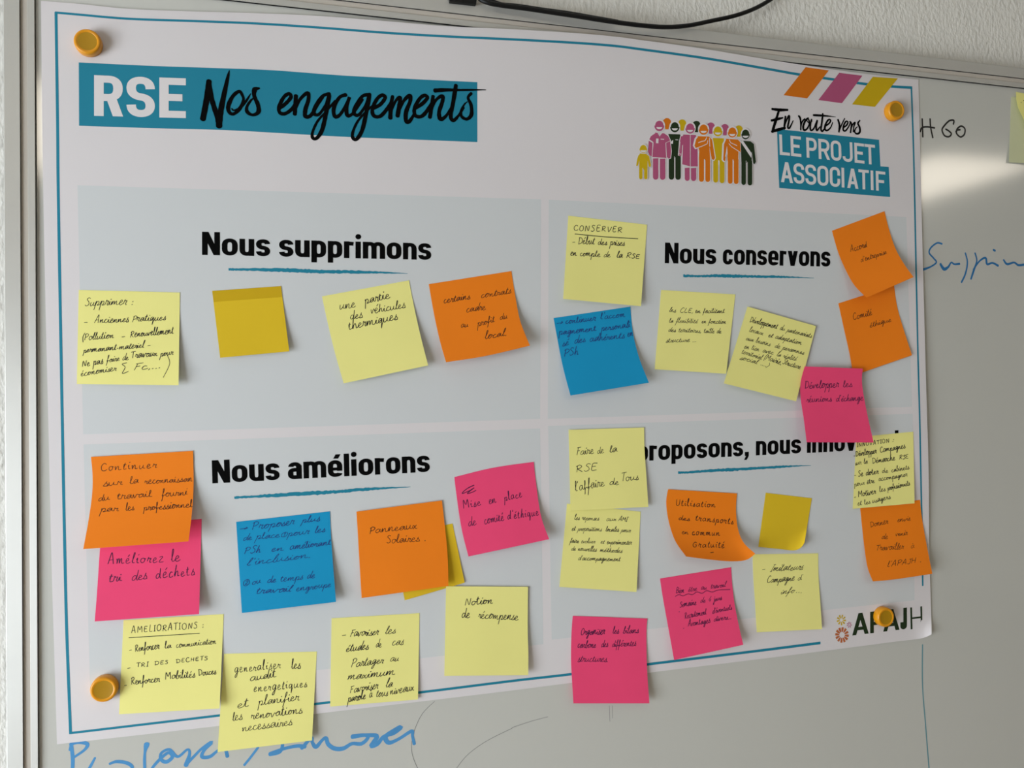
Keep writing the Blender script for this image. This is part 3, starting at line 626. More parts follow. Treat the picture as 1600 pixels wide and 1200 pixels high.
# ------------------------------------------------------------------ handwriting alphabet (x-height 1)
HW = {
 'a': (.95, '.72,.85 .4,1 .1,.55 .18,.05 .5,.15 .74,.8 .76,.95 .72,.3 .95,.08'), 'b': (.8, '.05,.2 .3,1.3 .35,2 .2,2 .15,.9 .2,.1 .5,.02 .66,.5 .45,.8 .75,.7'),
 'c': (.75, '.12,.5 .3,.96 .58,.86 .3,.94 .1,.5 .2,.05 .5,.03 .75,.25'), 'd': (.95, '.68,.85 .38,1 .1,.55 .18,.05 .5,.2 .75,1 .85,2.1 .74,.6 .78,.1 .95,.12'),
 'e': (.75, '.05,.4 .4,.55 .5,.85 .3,1 .1,.6 .15,.1 .42,.0 .75,.25'), 'f': (.7, '.1,.3 .4,1.4 .45,2.1 .3,2 .25,1 .2,-.4 .1,-1.1 .2,-.3 .4,.4 .65,.45'),
 'g': (.9, '.68,.85 .38,1 .1,.6 .18,.1 .5,.2 .72,.95 .66,0 .5,-.9 .2,-.95 .4,-.3 .9,.2'), 'h': (.9, '.05,.2 .25,1.3 .3,2.1 .2,1.2 .15,0 .3,.7 .55,.95 .62,.4 .65,.05 .9,.15'),
 'i': (.45, '.05,.6 .18,.95 .16,.2 .45,.1', '.24,1.45 .28,1.5'), 'j': (.5, '.1,.8 .25,.95 .2,-.3 .05,-1 -.1,-.7 .2,-.1 .5,.2', '.3,1.45 .34,1.5'),
 'l': (.5, '.05,.3 .3,1.4 .34,2.1 .2,2.0 .14,1 .18,.1 .5,.12'), 'm': (1.35, '.05,.7 .14,.95 .12,.05 .3,.75 .48,.95 .52,.08 .7,.75 .9,.95 .95,.1 1.35,.15'),
 'n': (.95, '.05,.7 .14,.95 .12,.05 .35,.8 .56,.92 .58,.1 .95,.18'), 'o': (.8, '.45,1 .15,.85 .08,.35 .3,0 .6,.3 .62,.8 .42,.98 .8,.8'),
 'p': (.85, '.1,.7 .2,.95 .1,-.3 .02,-1.1 .15,.2 .3,.85 .6,.9 .65,.4 .4,.02 .85,.15'), 'q': (.9, '.66,.85 .35,1 .1,.6 .18,.1 .5,.25 .72,.95 .66,0 .6,-1.1 .75,-.2 .9,.15'),
 'r': (.65, '.05,.3 .16,1.1 .28,.8 .55,.9 .42,.35 .47,.05 .65,.1'), 's': (.65, '.1,.15 .42,1.12 .34,.8 .58,.35 .4,.0 .06,.08 .3,-.02 .65,.1'),
 't': (.6, '.1,.6 .3,1.7 .2,.7 .22,.08 .6,.15', '.02,1.15 .5,1.25'), 'u': (.95, '.1,.95 .08,.3 .25,0 .55,.4 .66,.95 .62,.25 .95,.12'),
 'v': (.8, '.08,.95 .22,.1 .35,.1 .6,.95 .8,.85'), 'x': (.8, '.08,.9 .3,.7 .55,.1 .8,.15', '.6,.95 .1,.05'), 'y': (.9, '.1,.95 .15,.3 .4,.2 .65,.95 .55,-.3 .3,-1.1 .1,-.8 .9,.2'),
 'z': (.75, '.08,.9 .55,.95 .1,.1 .75,.08'), 'k': (.85, '.1,2 .12,0 .2,.4 .6,.95 .3,.5 .65,0 .85,.1'), 'w': (1.2, '.08,.95 .2,.1 .5,.9 .7,.1 1.0,.95 1.2,.85'),
 'A': (1.1, '.05,0 .45,1.8 .6,1.85 .85,0', '.2,.7 .85,.75'), 'B': (1.0, '.15,0 .2,1.8 .7,1.7 .65,1.1 .2,.95 .8,.8 .8,.15 .15,0'), 'C': (1.0, '.85,1.5 .5,1.8 .1,1.1 .2,.2 .6,-.02 .95,.3'),
 'D': (1.1, '.15,1.8 .2,0', '.0,1.75 .6,1.7 .95,1.1 .8,.3 .1,0'), 'E': (.95, '.8,1.7 .25,1.7 .15,.95 .2,.05 .8,.1', '.15,.95 .65,1.0'), 'F': (.9, '.1,1.7 .9,1.85', '.3,1.7 .2,0', '.2,.95 .7,1.05'),
 'G': (1.1, '.85,1.5 .5,1.8 .1,1.0 .25,.1 .7,.1 .85,.75 .5,.8'), 'H': (1.05, '.15,1.8 .15,0', '.8,1.8 .8,0', '.15,.9 .8,.95'), 'I': (.5, '.25,1.8 .22,0', '.05,1.8 .5,1.85', '.0,0 .45,.02'),
 'J': (.8, '.6,1.8 .6,.3 .3,-.05 .05,.2', '.3,1.8 .85,1.85'), 'L': (.85, '.2,1.8 .15,.05 .75,.05'), 'M': (1.3, '.1,0 .2,1.8 .6,.7 1.0,1.8 1.1,0'), 'N': (1.1, '.1,0 .2,1.75 .75,.1 .9,1.8'),
 'O': (1.15, '.55,1.8 .15,1.4 .12,.4 .5,0 .9,.4 .9,1.4 .5,1.8'), 'P': (.95, '.2,1.7 .12,0', '.0,1.5 .4,1.85 .85,1.5 .6,.95 .2,.8'), 'R': (1.05, '.2,1.7 .12,0', '.0,1.5 .45,1.85 .8,1.5 .5,.95 .2,.85 .9,0'),
 'S': (.9, '.8,1.6 .45,1.8 .2,1.4 .6,.9 .7,.3 .3,0 .05,.25'), 'T': (.95, '.5,1.8 .45,0', '.0,1.75 1.0,1.9'), 'U': (1.1, '.1,1.8 .12,.3 .5,0 .85,.4 .9,1.8'), 'V': (1.0, '.05,1.8 .4,0 .9,1.8'),
 '-': (.6, '.1,.45 .5,.5'), '.': (.35, '.12,.02 .18,.08'), ',': (.35, '.2,.1 .1,-.3'), ':': (.5, '.2,.1 .25,.15', '.24,.8 .28,.85'), "'": (.3, '.18,1.9 .12,1.5'), '(': (.5, '.4,2 .1,.9 .35,-.5'), ')': (.5, '.1,2 .4,.9 .0,-.6'),
 '>': (1.3, '.05,.5 1.1,.6', '.8,1.0 1.15,.6 .75,.2'), '4': (.9, '.5,1.8 .1,.6 .8,.65', '.6,1.1 .5,0'), '1': (1.3, '.5,1.3 .65,1.6 .65,.2', '.6,1.9 .1,1.3 .2,.1 .8,-.1 1.15,.6 1.0,1.6 .55,1.9'),
 '2': (1.4, '.45,1.2 .75,1.5 .8,1.0 .45,.3 .9,.35', '.6,1.9 .1,1.3 .2,.1 .8,-.1 1.15,.6 1.0,1.6 .55,1.9'), '~': (1.2, '.9,1.7 .2,1.7 .6,1.0 .1,.05 1.0,.1'), '_': (.2, '.0,.0 .1,.0'),
}
ACC = {'é': ('e', '.35,1.35 .6,1.75'), 'è': ('e', '.3,1.7 .5,1.35'), 'ê': ('e', '.2,1.3 .4,1.65 .6,1.35'), 'à': ('a', '.3,1.7 .5,1.35'), 'î': ('i', '.0,1.3 .2,1.65 .4,1.35'), 'É': ('E', '.4,2.0 .7,2.3')}
def pp(s): return [tuple(float(a) for a in t.split(',')) for t in s.split()]
def written(dd, text, x0, y0, x1, y1, xh, slant=.22, joined=True, caps=False, w=1.15, rnd=None):
    """writes text along the px base line; returns nothing, adds ribbons to the decal"""
    rnd = rnd or random
    if joined and not caps and text.lower() == text[0] + text[1:]:
        if xh < 5.5: xh *= .80; w *= .85
        elif xh < 6.3: xh *= .88; w *= .92
    strokes = []; x = 0; cur = []
    for ch in text:
        if ch == ' ':
            if cur: strokes.append(cur); cur = []
            x += .75; continue
        extra = []
        if ch in ACC: b, ac = ACC[ch]; extra = [ac]; ch = b
        g = HW[ch.upper() if (caps and ch.upper() in HW) else ch]
        if caps and ch.islower(): pass
        sy = rnd.uniform(.86, 1.14); oy = rnd.uniform(-.07, .07); sl = slant + rnd.uniform(-.06, .06); sx = rnd.uniform(.9, 1.1)
        ys = sy * (.62 if caps else 1)
        T = lambda p: (x + p[0] * sx + sl * p[1] * ys, p[1] * ys + oy)
        main = [T(p) for p in pp(g[1])]
        if joined and ch.islower() and not caps:
            cur = cur + main
        else:
            if cur: strokes.append(cur); cur = []
            strokes.append(main)
        for s in list(g[2:]) + extra: strokes.append([T(p) for p in pp(s)])
        x += g[0] * sx + (.18 if not joined or caps else .03)
        if not joined and cur: strokes.append(cur); cur = []
    if cur: strokes.append(cur)
    tot = x or 1
    L = math.hypot(x1 - x0, y1 - y0); ux, uy_ = (x1 - x0) / L, (y1 - y0) / L
    s_ = pxscale(x0, y0)
    for st in strokes:
        n = 3 if len(st) > 14 else 4
        if xh > 11: n = 6
        pts = catmull(st, n)
        px = []
        for a, b in pts:
            u, v = a / tot * L, b * xh
            px.append((x0 + ux * u + uy_ * v, y0 + uy_ * u - ux * v))
        ww = w * .84 * rnd.uniform(.85, 1.12)
        short = math.hypot(px[0][0] - px[-1][0], px[0][1] - px[-1][1]) < 1.2 and len(st) == 2
        dd.ribbon(Q(px), ww * s_ * (1.15 if short else 1), dd.eps, cap=.5 if short else 0)

# ------------------------------------------------------------------ sticky notes
def note(label, color, edges, lines, ink=M_blackpen, b=.4, L=5.0, ex=1.6, side=0.0, xh=6.5, w=1.15, strip=False, slant=.22, joined=True, seed=1, base=hp, name='sticky_note', curl=None, extra=None, tilt=0.0, group=None):
    """edges: corners TL, TR, BR, BL in px, or a dict of edge polylines; b, L: height (mm) of the gummed edge and of the loose bottom edge"""
    if isinstance(edges, (list, tuple)): tl, tr, br, bl = edges; edges = {}
    else: tl, tr, br, bl = edges['c']
    E_ = lambda k, a, c: [a] + list(edges.get(k, [])) + [c]
    n = 18
    T, B, Lf, Rt = resample(E_('t', tl, tr), n), resample(E_('b', bl, br), n), resample(E_('l', tl, bl), n), resample(E_('r', tr, br), n)
    Gd = coons(T, B, Lf, Rt, n, n); Hh = []
    rnd = random.Random(seed)
    ph = rnd.uniform(0, 6)
    for k, q in enumerate(Gd):
        u, v = (k % (n + 1)) / n, (k // (n + 1)) / n
        t = max(0, (v - .16) / .84)
        h = base(q) + (b + L * t ** ex * (1 + side * (u - .5) * 2) + .22 * math.sin(5 * u + ph) * t) * .001
        if curl: h += curl(u, v) * .001
        h += tilt * .001 * u
        Hh.append(h)
    root_q = Gd[n // 2]
    root = empty(name, lift(root_q, Hh[n // 2]), label, 'sticky note', group)
    so, fr, fc = sheet('paper', Gd, Hh, n, n, NOTE[color], root)
    tris = []
    for f in fc: tris += [(f[0], f[1], f[2]), (f[0], f[2], f[3])]
    bvh = BVHTree.FromPolygons(fr, tris); C = W(*CP)
    def surf(q):
        dr = W(q[0], q[1], 0) - C; hit = bvh.ray_cast(C, dr.normalized())
        if hit[0] is None:
            k = min(range(0, len(Gd), 1), key=lambda i: (Gd[i][0] - q[0]) ** 2 + (Gd[i][1] - q[1]) ** 2)
            return Hh[k]
        return -hit[0].y
    if strip:                                   # the gummed band shows a little darker along the top
        dd = Decal(surf, .00003); rows = 3
        for j in range(rows):
            i0, i1 = j * (n + 1), (j + 1) * (n + 1)
            dd.strip([Gd[i0 + i] for i in range(n + 1)], [Gd[i1 + i] for i in range(n + 1)], 1, .00003)
        dd.build('gummed_band', M_gum, root)
    for ln in lines:
        dd = Decal(surf, .00008); nm = 'handwriting'
        if ln[0] == '#':                        # a free stroke list
            for st in ln[1]:
                p = catmull(st, 5); dd.ribbon(Q(p), (ln[2] if len(ln) > 2 else w) * pxscale(*p[0]), dd.eps)
            nm = 'pen_line'
        else:
            o = ln[5] if len(ln) > 5 else {}
            written(dd, ln[0], ln[1], ln[2], ln[3], ln[4], o.get('xh', xh), o.get('slant', slant), o.get('joined', joined), o.get('caps', False), o.get('w', w), rnd)
        dd.build(nm, ink, root)
    return root
M_gum = mat('gold_note_gummed_band', (206, 168, 14), .8)
CAP = {'caps': True}

note('yellow sticky note headed Supprimer, leftmost note in the upper left panel', 'yellow', [(123, 453), (281, 457), (279, 602), (120, 600)],
     [('Supprimer :', 132, 478, 209, 476, {'xh': 7}), ('-', 129, 506, 137, 506), ('Anciennes', 147, 505, 201, 503), ('Pratiques', 206, 503, 259, 500), ('(Pollution', 128, 532, 178, 528), ('-', 188, 529, 196, 528), ('Renouvellement', 203, 527, 271, 521),
      ('permanant-materiel', 130, 551, 225, 543), ('-', 229, 543, 236, 542), ('Ne pas', 128, 573, 161, 568), ('faire de', 166, 566, 201, 562), ('Travaux', 204, 560, 246, 556), ('pour', 250, 557, 271, 554),
      ('économiser', 126, 588, 182, 579), ('~', 190, 584, 203, 580, {'xh': 9}), ('Fc,...', 207, 579, 252, 575), (')', 256, 582, 266, 580, {'xh': 14})], b=.4, L=4, side=.5, xh=5.6, seed=3)
note('blank gold sticky note below the heading Nous supprimons', 'gold', [(331.5, 454.5), (439, 447), (452, 549), (344, 559)], [], L=4, strip=True, seed=4)
note('yellow sticky note about thermal vehicles with three short lines', 'yellow', {'c': [(503, 463), (639, 438), (669, 571), (537, 599)], 'l': [(511, 500), (523, 550)], 'r': [(645, 470), (656, 520)]},
     [('une', 530, 484, 556, 480), ('partie', 570, 475, 610, 466), ('des', 547, 499, 567, 496), ('véhicules', 579, 490, 634, 481), ('thermiques', 544, 515, 622, 499)], L=7, xh=6.8, slant=.15, seed=5)
note('orange sticky note reading certains contrats cadre, at the right of the upper left panel', 'orange', {'c': [(670, 444), (799, 423.5), (828, 540), (697, 566)], 'r': [(805, 462), (813, 502)], 'l': [(678, 490), (688, 535)], 'b': [(760, 556)]},
     [('certains', 693, 474, 735, 467), ('contrats', 751, 466, 799, 458), ('cadre', 728, 488, 759, 484), ('au', 720, 512, 732, 511), ('profit', 746, 510, 773, 503), ('du', 781, 500, 793, 498), ('local.', 757, 530, 792, 524)], ink=M_brownpen, L=12, ex=1.9, xh=6, seed=6)
note('yellow sticky note with the underlined title Conserver in capitals', 'yellow', [(888, 337), (1011, 351), (1001.5, 478.5), (880, 467)],
     [('Conserver', 896, 360, 974, 363, {'caps': True, 'xh': 8}), ('#', [[(898, 365.5), (945, 370), (997, 373)]]), ('-', 893, 381, 899, 381), ('Début', 903, 381, 929, 382), ('des prises', 934, 382, 976, 384), ('en compte de', 891, 399, 954, 402), ('la', 963, 402, 973, 403), ('RSE', 978, 403, 1000, 404, {'xh': 4.2})], L=5, xh=5.8, slant=.12, seed=7)
note('blue sticky note reading continuer, under the Conserver note', 'blue', {'c': [(865, 497), (985, 479), (1014, 598), (891.5, 618)], 'l': [(871, 530), (880, 575)], 'r': [(989, 520), (999, 560)]},
     [('>', 869, 508, 880, 506, {'xh': 5}), ('continuer', 883, 506, 931, 501), ("l'accom", 938, 499, 977, 495), ('pagnement', 873, 523, 932, 517), ('personali', 939, 517, 985, 511), ('sé', 878, 541, 889, 539), ('des', 897, 537, 915, 534), ('adhérents', 921, 534, 976, 528), ('en', 980, 526, 989, 525), ('PSh', 881, 557, 904, 554)],
     ink=M_bluepen, L=10, ex=1.8, xh=5.8, slant=.18, seed=8, b=.3)
note('yellow sticky note about CLE and territoires, below the heading Nous conservons', 'yellow', [(1033, 453), (1149, 460), (1134.5, 584), (1023, 577)],
     [('les', 1045, 487, 1056, 488), ('CLE,', 1062, 488, 1083, 489, {'xh': 4}), ('en facilitant', 1086, 489, 1132, 489), ('la flexibilité', 1045, 504, 1090, 505), ('en fonction', 1096, 505, 1134, 506), ('des territoires,', 1044, 518, 1096, 520), ('taille de', 1099, 520, 1127, 521), ('structure ...', 1040, 535, 1088, 534)], L=2.5, xh=4.6, w=.95, seed=9)
note('tilted yellow sticky note with six lines about partenariats, beside the pink Développer note', 'yellow', [(1168, 479), (1275, 509.5), (1244, 627), (1131, 599)],
     [('Développement', 1171, 503, 1214, 514), ('du', 1218, 515, 1226, 517), ('partenariats', 1229, 518, 1268, 528), ('locaux', 1170, 518, 1192, 524), ('et adaptation', 1200, 526, 1252, 539), ('aux besoins', 1165, 531, 1203, 541), ('de personnes', 1210, 543, 1256, 554), ('en lien', 1162, 544, 1186, 549), ('avec', 1191, 550, 1208, 554), ('la réalité', 1213, 556, 1244, 564), ('territorial', 1158, 552, 1190, 562), ('(Mairie,', 1193, 561, 1221, 570), ('Structure', 1222, 568, 1250, 577), ('social ....)', 1155, 561, 1201, 574)], L=4, b=2.0, xh=4.8, w=.95, seed=10)
note('orange sticky note reading Accord, topmost at the right edge of the poster', 'orange', {'c': [(1300, 360.5), (1382, 330), (1427.5, 433), (1354, 465)], 'r': [(1389, 358), (1399, 388), (1413, 413)], 'l': [(1310, 395), (1323, 425), (1336, 447)]},
     [('Accord', 1329, 394, 1355, 386), ("d'entreprise", 1345, 410, 1386, 396)], ink=M_brownpen, L=16, ex=2.0, xh=5, w=.9, b=.6, seed=11)
note('orange sticky note reading Comité éthique, tucked under the Accord note', 'orange', {'c': [(1310, 474), (1397, 446), (1425, 555), (1333, 587)], 'r': [(1402, 480), (1412, 515)], 'l': [(1319, 515), (1328, 555)]},
     [('Comité', 1333, 500, 1363, 492), ('éthique', 1359, 512, 1393, 502)], ink=M_brownpen, L=2.4, xh=5.4, w=.9, b=.3, seed=12)
note('pink sticky note reading Développer les réunions, overlapping the yellow partenariats note', 'pink', {'c': [(1257.5, 572.5), (1348, 576), (1365, 691.5), (1260.5, 691)], 'l': [(1251, 598), (1251.5, 625), (1256, 655)], 'r': [(1347, 600), (1354, 642)]},
     [('Développer', 1257, 607, 1311, 605), ('les', 1317, 605, 1332, 604), ('réunions', 1260, 629, 1300, 627), ("d'échange", 1306, 627, 1349, 626)], ink=M_violetpen, L=9, ex=1.5, b=6.2, xh=6, slant=.1, seed=13)
note('yellow sticky note titled Innovation, at the right edge under the pink note', 'yellow', [(1338, 683), (1427, 674.5), (1429, 786.5), (1332.5, 795)],
     [('Innovation', 1339, 698.5, 1391, 691, {'caps': True, 'xh': 5.2}), (':', 1393, 690, 1398, 690), ('-', 1333, 714, 1337, 714), ('Développer', 1337, 713, 1370, 708), ('Campagnes', 1375, 707, 1415, 700), ('sur la', 1336, 727, 1356, 724), ('Démarche', 1363, 724, 1399, 719, {'xh': 4.5}), ('RSE', 1405, 718, 1420, 716, {'xh': 3.6}), ('-', 1334, 745, 1338, 745), ('Se doter', 1341, 745, 1373, 740), ('de', 1378, 739, 1388, 738), ('cabinets', 1393, 738, 1421, 733),
      ('pour être', 1335, 760, 1367, 754), ('accompagner', 1373, 752, 1418, 744), ('-', 1334, 779, 1338, 778), ('Motiver', 1341, 777, 1369, 771), ('les', 1374, 769, 1384, 767), ('professionnels', 1387, 766, 1422, 758), ('et les', 1340, 790, 1360, 787), ('usagers', 1363, 786, 1392, 779)], L=3.5, b=.4, xh=4.8, w=1.1, slant=.12, seed=14)
note('orange sticky note reading Donner envie, at the right edge above the logo', 'orange', {'c': [(1344, 793), (1437.5, 781), (1456.8, 896.5), (1364, 908.5)], 'r': [(1441, 812), (1449.5, 860)], 'l': [(1350, 850), (1355.5, 886)], 'b': [(1400, 905)]},
     [('Donner', 1360, 824, 1388, 818), ('envie', 1402, 816, 1423, 813), ('de', 1377, 842, 1387, 842), ('venir', 1399, 838, 1418, 836), ('Travailler', 1368, 860, 1412, 858), ('à', 1423, 857, 1429, 856), ("l'APAJH .", 1386, 886, 1440, 878, {'xh': 4.2})], ink=M_brownpen, L=9, ex=1.9, b=.3, xh=5, w=.9, seed=15)
note('large orange sticky note reading Continuer sur la reconnaissance, in the lower left panel', 'orange', {'c': [(142, 714), (301.5, 704.5), (294.5, 846), (130, 858)], 'l': [(144.5, 740), (144, 772), (138, 815)], 'r': [(302.5, 755), (300, 800)]},
     [('Continuer', 157, 736, 247, 731, {'xh': 6.5, 'joined': False}), ('sur', 160, 760, 192, 757), ('la', 202, 756, 217, 755), ('reconnaissan', 226, 756, 301, 752), ('du', 153, 783, 172, 781), ('travail', 182, 780, 238, 776), ('fourni', 252, 777, 293, 773), ('par', 156, 800, 186, 798), ('les', 196, 798, 210, 797), ('professionnel', 224, 798, 301, 792)],
     ink=M_brownpen, L=15, ex=1.9, b=.8, xh=6.2, slant=.08, side=.15, seed=16)
note('pink sticky note reading Améliorez le tri des déchets, under the large orange note', 'pink', {'c': [(160, 822), (315, 811), (311, 959.5), (148, 971)], 'l': [(156, 860), (152, 920)]},
     [('Améliorez', 168, 882, 257, 878, {'joined': False}), ('le', 267, 878, 282, 876), ('tri', 169, 910, 191, 908), ('des', 205, 907, 230, 905), ('déchets', 243, 904, 306, 898, {'joined': False})], ink=M_violetpen, L=8, b=.3, xh=8, slant=.12, w=1.3, seed=17)
note('yellow sticky note titled Améliorations, beside the lower left magnet', 'yellow', [(193, 969), (349.5, 959.5), (343, 1107), (186, 1116)],
     [('Ameliorations :', 205, 989, 320, 981, {'caps': True, 'xh': 8.5}), ('#', [[(201, 996.5), (250, 993.5), (312, 989.5)]]), ('-', 201, 1019, 207, 1018), ('Renforcer', 211, 1018, 249, 1014), ('la', 257, 1013, 268, 1012), ('communication', 275, 1012, 338, 1006), ('-', 198, 1047, 205, 1046), ('Tri', 213, 1042, 233, 1041, CAP), ('des', 241, 1039, 264, 1037, CAP), ('dechets', 275, 1036, 326, 1031, CAP),
      ('-', 193, 1074, 199, 1073), ('Renforcer', 205, 1070, 250, 1065), ('Mobilités', 258, 1062, 305, 1058), ('Douces', 310, 1056, 338, 1053)], L=5, b=.3, xh=5.6, slant=.12, seed=18, side=.3)
note('yellow sticky note reading generaliser les audit, lowest of all the notes', 'yellow', [(350, 1021.5), (495, 1018), (487.5, 1157), (340, 1175)],
     [('generaliser', 366, 1051, 440, 1044, {'joined': False}), ('les', 455, 1045, 470, 1044), ('audit', 390, 1064, 432, 1058), ('energetiques', 396, 1081, 481, 1073, {'joined': False}), ('et', 370, 1107, 389, 1104), ('planifier', 403, 1102, 468, 1094), ('les', 363, 1127, 379, 1124), ('renovations', 392, 1124, 473, 1114), ('necessaires', 378, 1143, 457, 1133)], L=4, b=.25, xh=7, slant=.15, seed=19)
note('blue sticky note reading Proposer plus, below the heading Nous améliorons', 'blue', {'c': [(369, 815.5), (515.5, 799), (525, 940.5), (378, 957.8)], 'r': [(518, 850)]},
     [('>', 373, 829, 387, 827, {'xh': 4}), ('Proposer', 393, 828, 460, 819), ('plus', 471, 817, 500, 814), ('de', 379, 845, 394, 843.5), ('place', 399, 843, 437, 839), ('1', 438, 839, 449, 838, {'xh': 5}), ('pour', 449, 838, 483, 834), ('les', 491, 833, 508, 831), ('PSh', 381, 866, 407, 863), ('en', 423, 862, 443, 860), ('améliorant', 452, 859, 517, 851), ("l'inclusion.", 384, 884, 486, 871),
      ('2', 379, 915, 391, 914, {'xh': 6}), ('ou', 393, 914, 408, 911), ('de temps de', 417, 911, 492, 903), ('travail', 399, 928, 455, 924), ('engroupe', 462, 924, 517, 917)], ink=M_bluepen, L=7, b=.4, xh=5.8, slant=.25, w=1.25, seed=20)
note('gold sticky note mostly hidden behind the orange Panneaux solaires note', 'gold', [(612, 838), (707, 818), (726, 910.5), (632.5, 938)], [], L=1.2, b=.3, seed=21)
note('orange sticky note reading Panneaux solaires, in front of a gold note', 'orange', {'c': [(557, 799.5), (690.5, 782), (700.5, 915.5), (565, 934.5)], 'r': [(697, 840), (700, 880)]},
     [('Panneaux', 577, 834, 652, 826), ('Solaires .', 604, 849, 666, 845)], ink=M_brownpen, L=6, b=1.2, xh=6.2, slant=.1, seed=22)
note('pink sticky note reading Mise en place de comité, right in the lower left panel', 'pink', {'c': [(710, 745.5), (834, 721.7), (858, 842.5), (732, 869.5)], 'l': [(712.5, 768), (721, 825)], 'r': [(837, 750), (845, 805)], 't': [(770, 731)]},
     [('#', [[(723, 769), (732, 762), (741, 758), (729, 764), (722, 771), (733, 767), (741, 762), (730, 771), (738, 769), (744, 766)]], 1.2), ('Mise', 724, 795, 753, 789, {'joined': False}), ('en', 764, 788, 776, 785), ('place', 788, 783, 817, 776, {'joined': False}), ('de', 732, 823, 745, 820), ('comité', 757, 819, 788, 813), ("d'éthique", 793, 812, 843, 805, {'joined': False})], ink=M_violetpen, L=10, ex=1.9, b=.5, xh=6.5, slant=.12, seed=23)
note('yellow sticky note reading Faire de la RSE l\'affaire de tous', 'yellow', {'c': [(888.5, 671.5), (1006.5, 668), (1013, 792), (891.5, 798)], 'r': [(1007, 700), (1010, 745)]},
     [('Faire', 900, 711, 928, 709), ('de', 933, 709, 944, 708), ('la', 952, 707, 965, 706), ('RSE', 900, 738, 934, 735, {'xh': 6.5}), ("l'affaire", 899, 768, 945, 759, {'xh': 7.5}), ('de', 952, 758, 967, 757), ('Tous', 970, 752, 998, 750, {'xh': 6.5})], L=3.5, b=1.0, xh=6, slant=.1, w=1.1, seed=24)
note('yellow sticky note with five small lines, tucked under the Faire de la RSE note', 'yellow', [(886, 787), (1001, 799.5), (994.5, 925), (874, 917)],
     [('les reponses', 897, 812, 936, 813), ('aux', 947, 814, 963, 814), ('AMI', 966, 814, 980, 815, {'xh': 3.8}), ('et propositions', 893, 829, 940, 830), ('locales', 946, 830, 967, 831), ('pour', 970, 831, 985, 832), ('faire evoluer', 890, 848, 930, 849), ('et', 938, 849, 944, 850), ('experimenter', 948, 850, 987, 851), ('de nouvelles', 892, 860, 932, 862), ('méthodes', 937, 862, 972, 864), ("d'accompagnement", 903, 875, 969, 877)], L=3, b=.3, xh=4.6, w=1.0, seed=25)
note('yellow sticky note reading Campagne d\'info, near the bottom right of the lower right panel', 'yellow', {'c': [(1176, 866), (1278.5, 864.5), (1284.5, 983), (1182.5, 988)], 'l': [(1177, 900), (1180, 945)], 'r': [(1279, 900), (1282, 945)]},
     [('-', 1189, 892, 1196, 891), ('Imitateurs', 1203, 893, 1254, 890, {'slant': .5}), ('Campagne', 1198, 911, 1241, 907, {'slant': .4}), ("d'", 1246, 907, 1255, 905), ('info', 1219, 929, 1241, 926, {'slant': .45}), ('...', 1243, 926, 1254, 926)], L=3.5, b=.3, xh=5.4, w=.95, seed=26)
note('orange sticky note reading Utilisation des transports, with a curled lower right corner', 'orange', {'c': [(1044, 764.5), (1151.5, 771), (1180, 865), (1072, 869.5)], 'r': [(1150, 797), (1153, 826), (1162, 848)], 'b': [(1102, 873.5), (1140, 877), (1166, 875)], 'l': [(1041, 785), (1045, 815), (1055, 845)]},
     [('Utilisation', 1056, 790, 1119, 793, {'joined': False}), ('des', 1060, 812, 1078, 814), ('transports', 1086, 813, 1147, 819, {'joined': False}), ('en', 1065, 834, 1076, 835), ('commun', 1081, 836, 1126, 837, {'joined': False}), ('Gratuité', 1082, 855, 1133, 856, {'joined': False}), ('#', [[(1110, 863.5), (1115, 863)]])], ink=M_brownpen, L=17, ex=2.0, b=.8, xh=5, slant=.08, w=1.2, side=.1, seed=27)
note('blank gold sticky note with a curled corner, right of the Utilisation note', 'gold', {'c': [(1196.5, 770), (1268.5, 778.5), (1257, 848), (1185, 854.5)], 'b': [(1215, 857.5), (1240, 860), (1251, 856)]}, [], L=2, b=.4, curl=lambda u, v: 9 * max(0, u - .62) * max(0, v - .7) / .114 * .6, seed=28)
note('pink sticky note with a wavy underlined first line, near the bottom edge of the poster', 'pink', {'c': [(1031.3, 904), (1142.3, 886.3), (1161.5, 1007.5), (1053.3, 1031.3)], 'r': [(1144, 912), (1148, 945), (1156, 985)], 'l': [(1036, 935), (1046, 990)]},
     [('Bien', 1056, 927, 1069, 926), ('être', 1075, 925, 1089, 923), ('au', 1095, 921, 1104, 921), ('travail', 1110, 920, 1134, 917), ('#', [[(1055, 932), (1061, 929), (1067, 931), (1075, 928), (1082, 929), (1089, 925), (1097, 927), (1104, 923), (1113, 925), (1122, 922), (1141, 921)]], .9), ('Semaine', 1062, 949, 1088, 945), ('de 4', 1094, 942, 1111, 940), ('jours', 1115, 940, 1128, 937), ('.', 1060, 956, 1063, 956), ('Recrutement', 1070, 967, 1104, 960), ("d'éventuels", 1113, 959, 1144, 952), ('.', 1067, 982, 1070, 982), ('Avantages', 1075, 979, 1110, 973), ('divers...', 1115, 971, 1143, 967)],
     ink=M_violetpen, L=8, ex=1.7, b=.4, xh=5, slant=.3, w=1.0, seed=29)
note('pink sticky note reading Organiser les bilans carbone, hanging over the bottom edge of the poster', 'pink', {'c': [(895, 962.3), (1011.5, 966.5), (1014.7, 1099), (896, 1099)], 'l': [(893, 990), (892.3, 1030), (894, 1065)], 'r': [(1010, 990), (1011, 1045)]},
     [('Organiser', 907, 992, 945, 991), ('les', 957, 990, 967, 990), ('bilans', 973, 990, 998, 989), ('carbone', 902, 1012, 931, 1012), ('des', 939, 1011, 950, 1011), ('différentes', 956, 1011, 994, 1009), ('structures.', 902, 1034, 950, 1034)], ink=M_violetpen, L=6, b=.6, xh=6.2, slant=.25, seed=30)
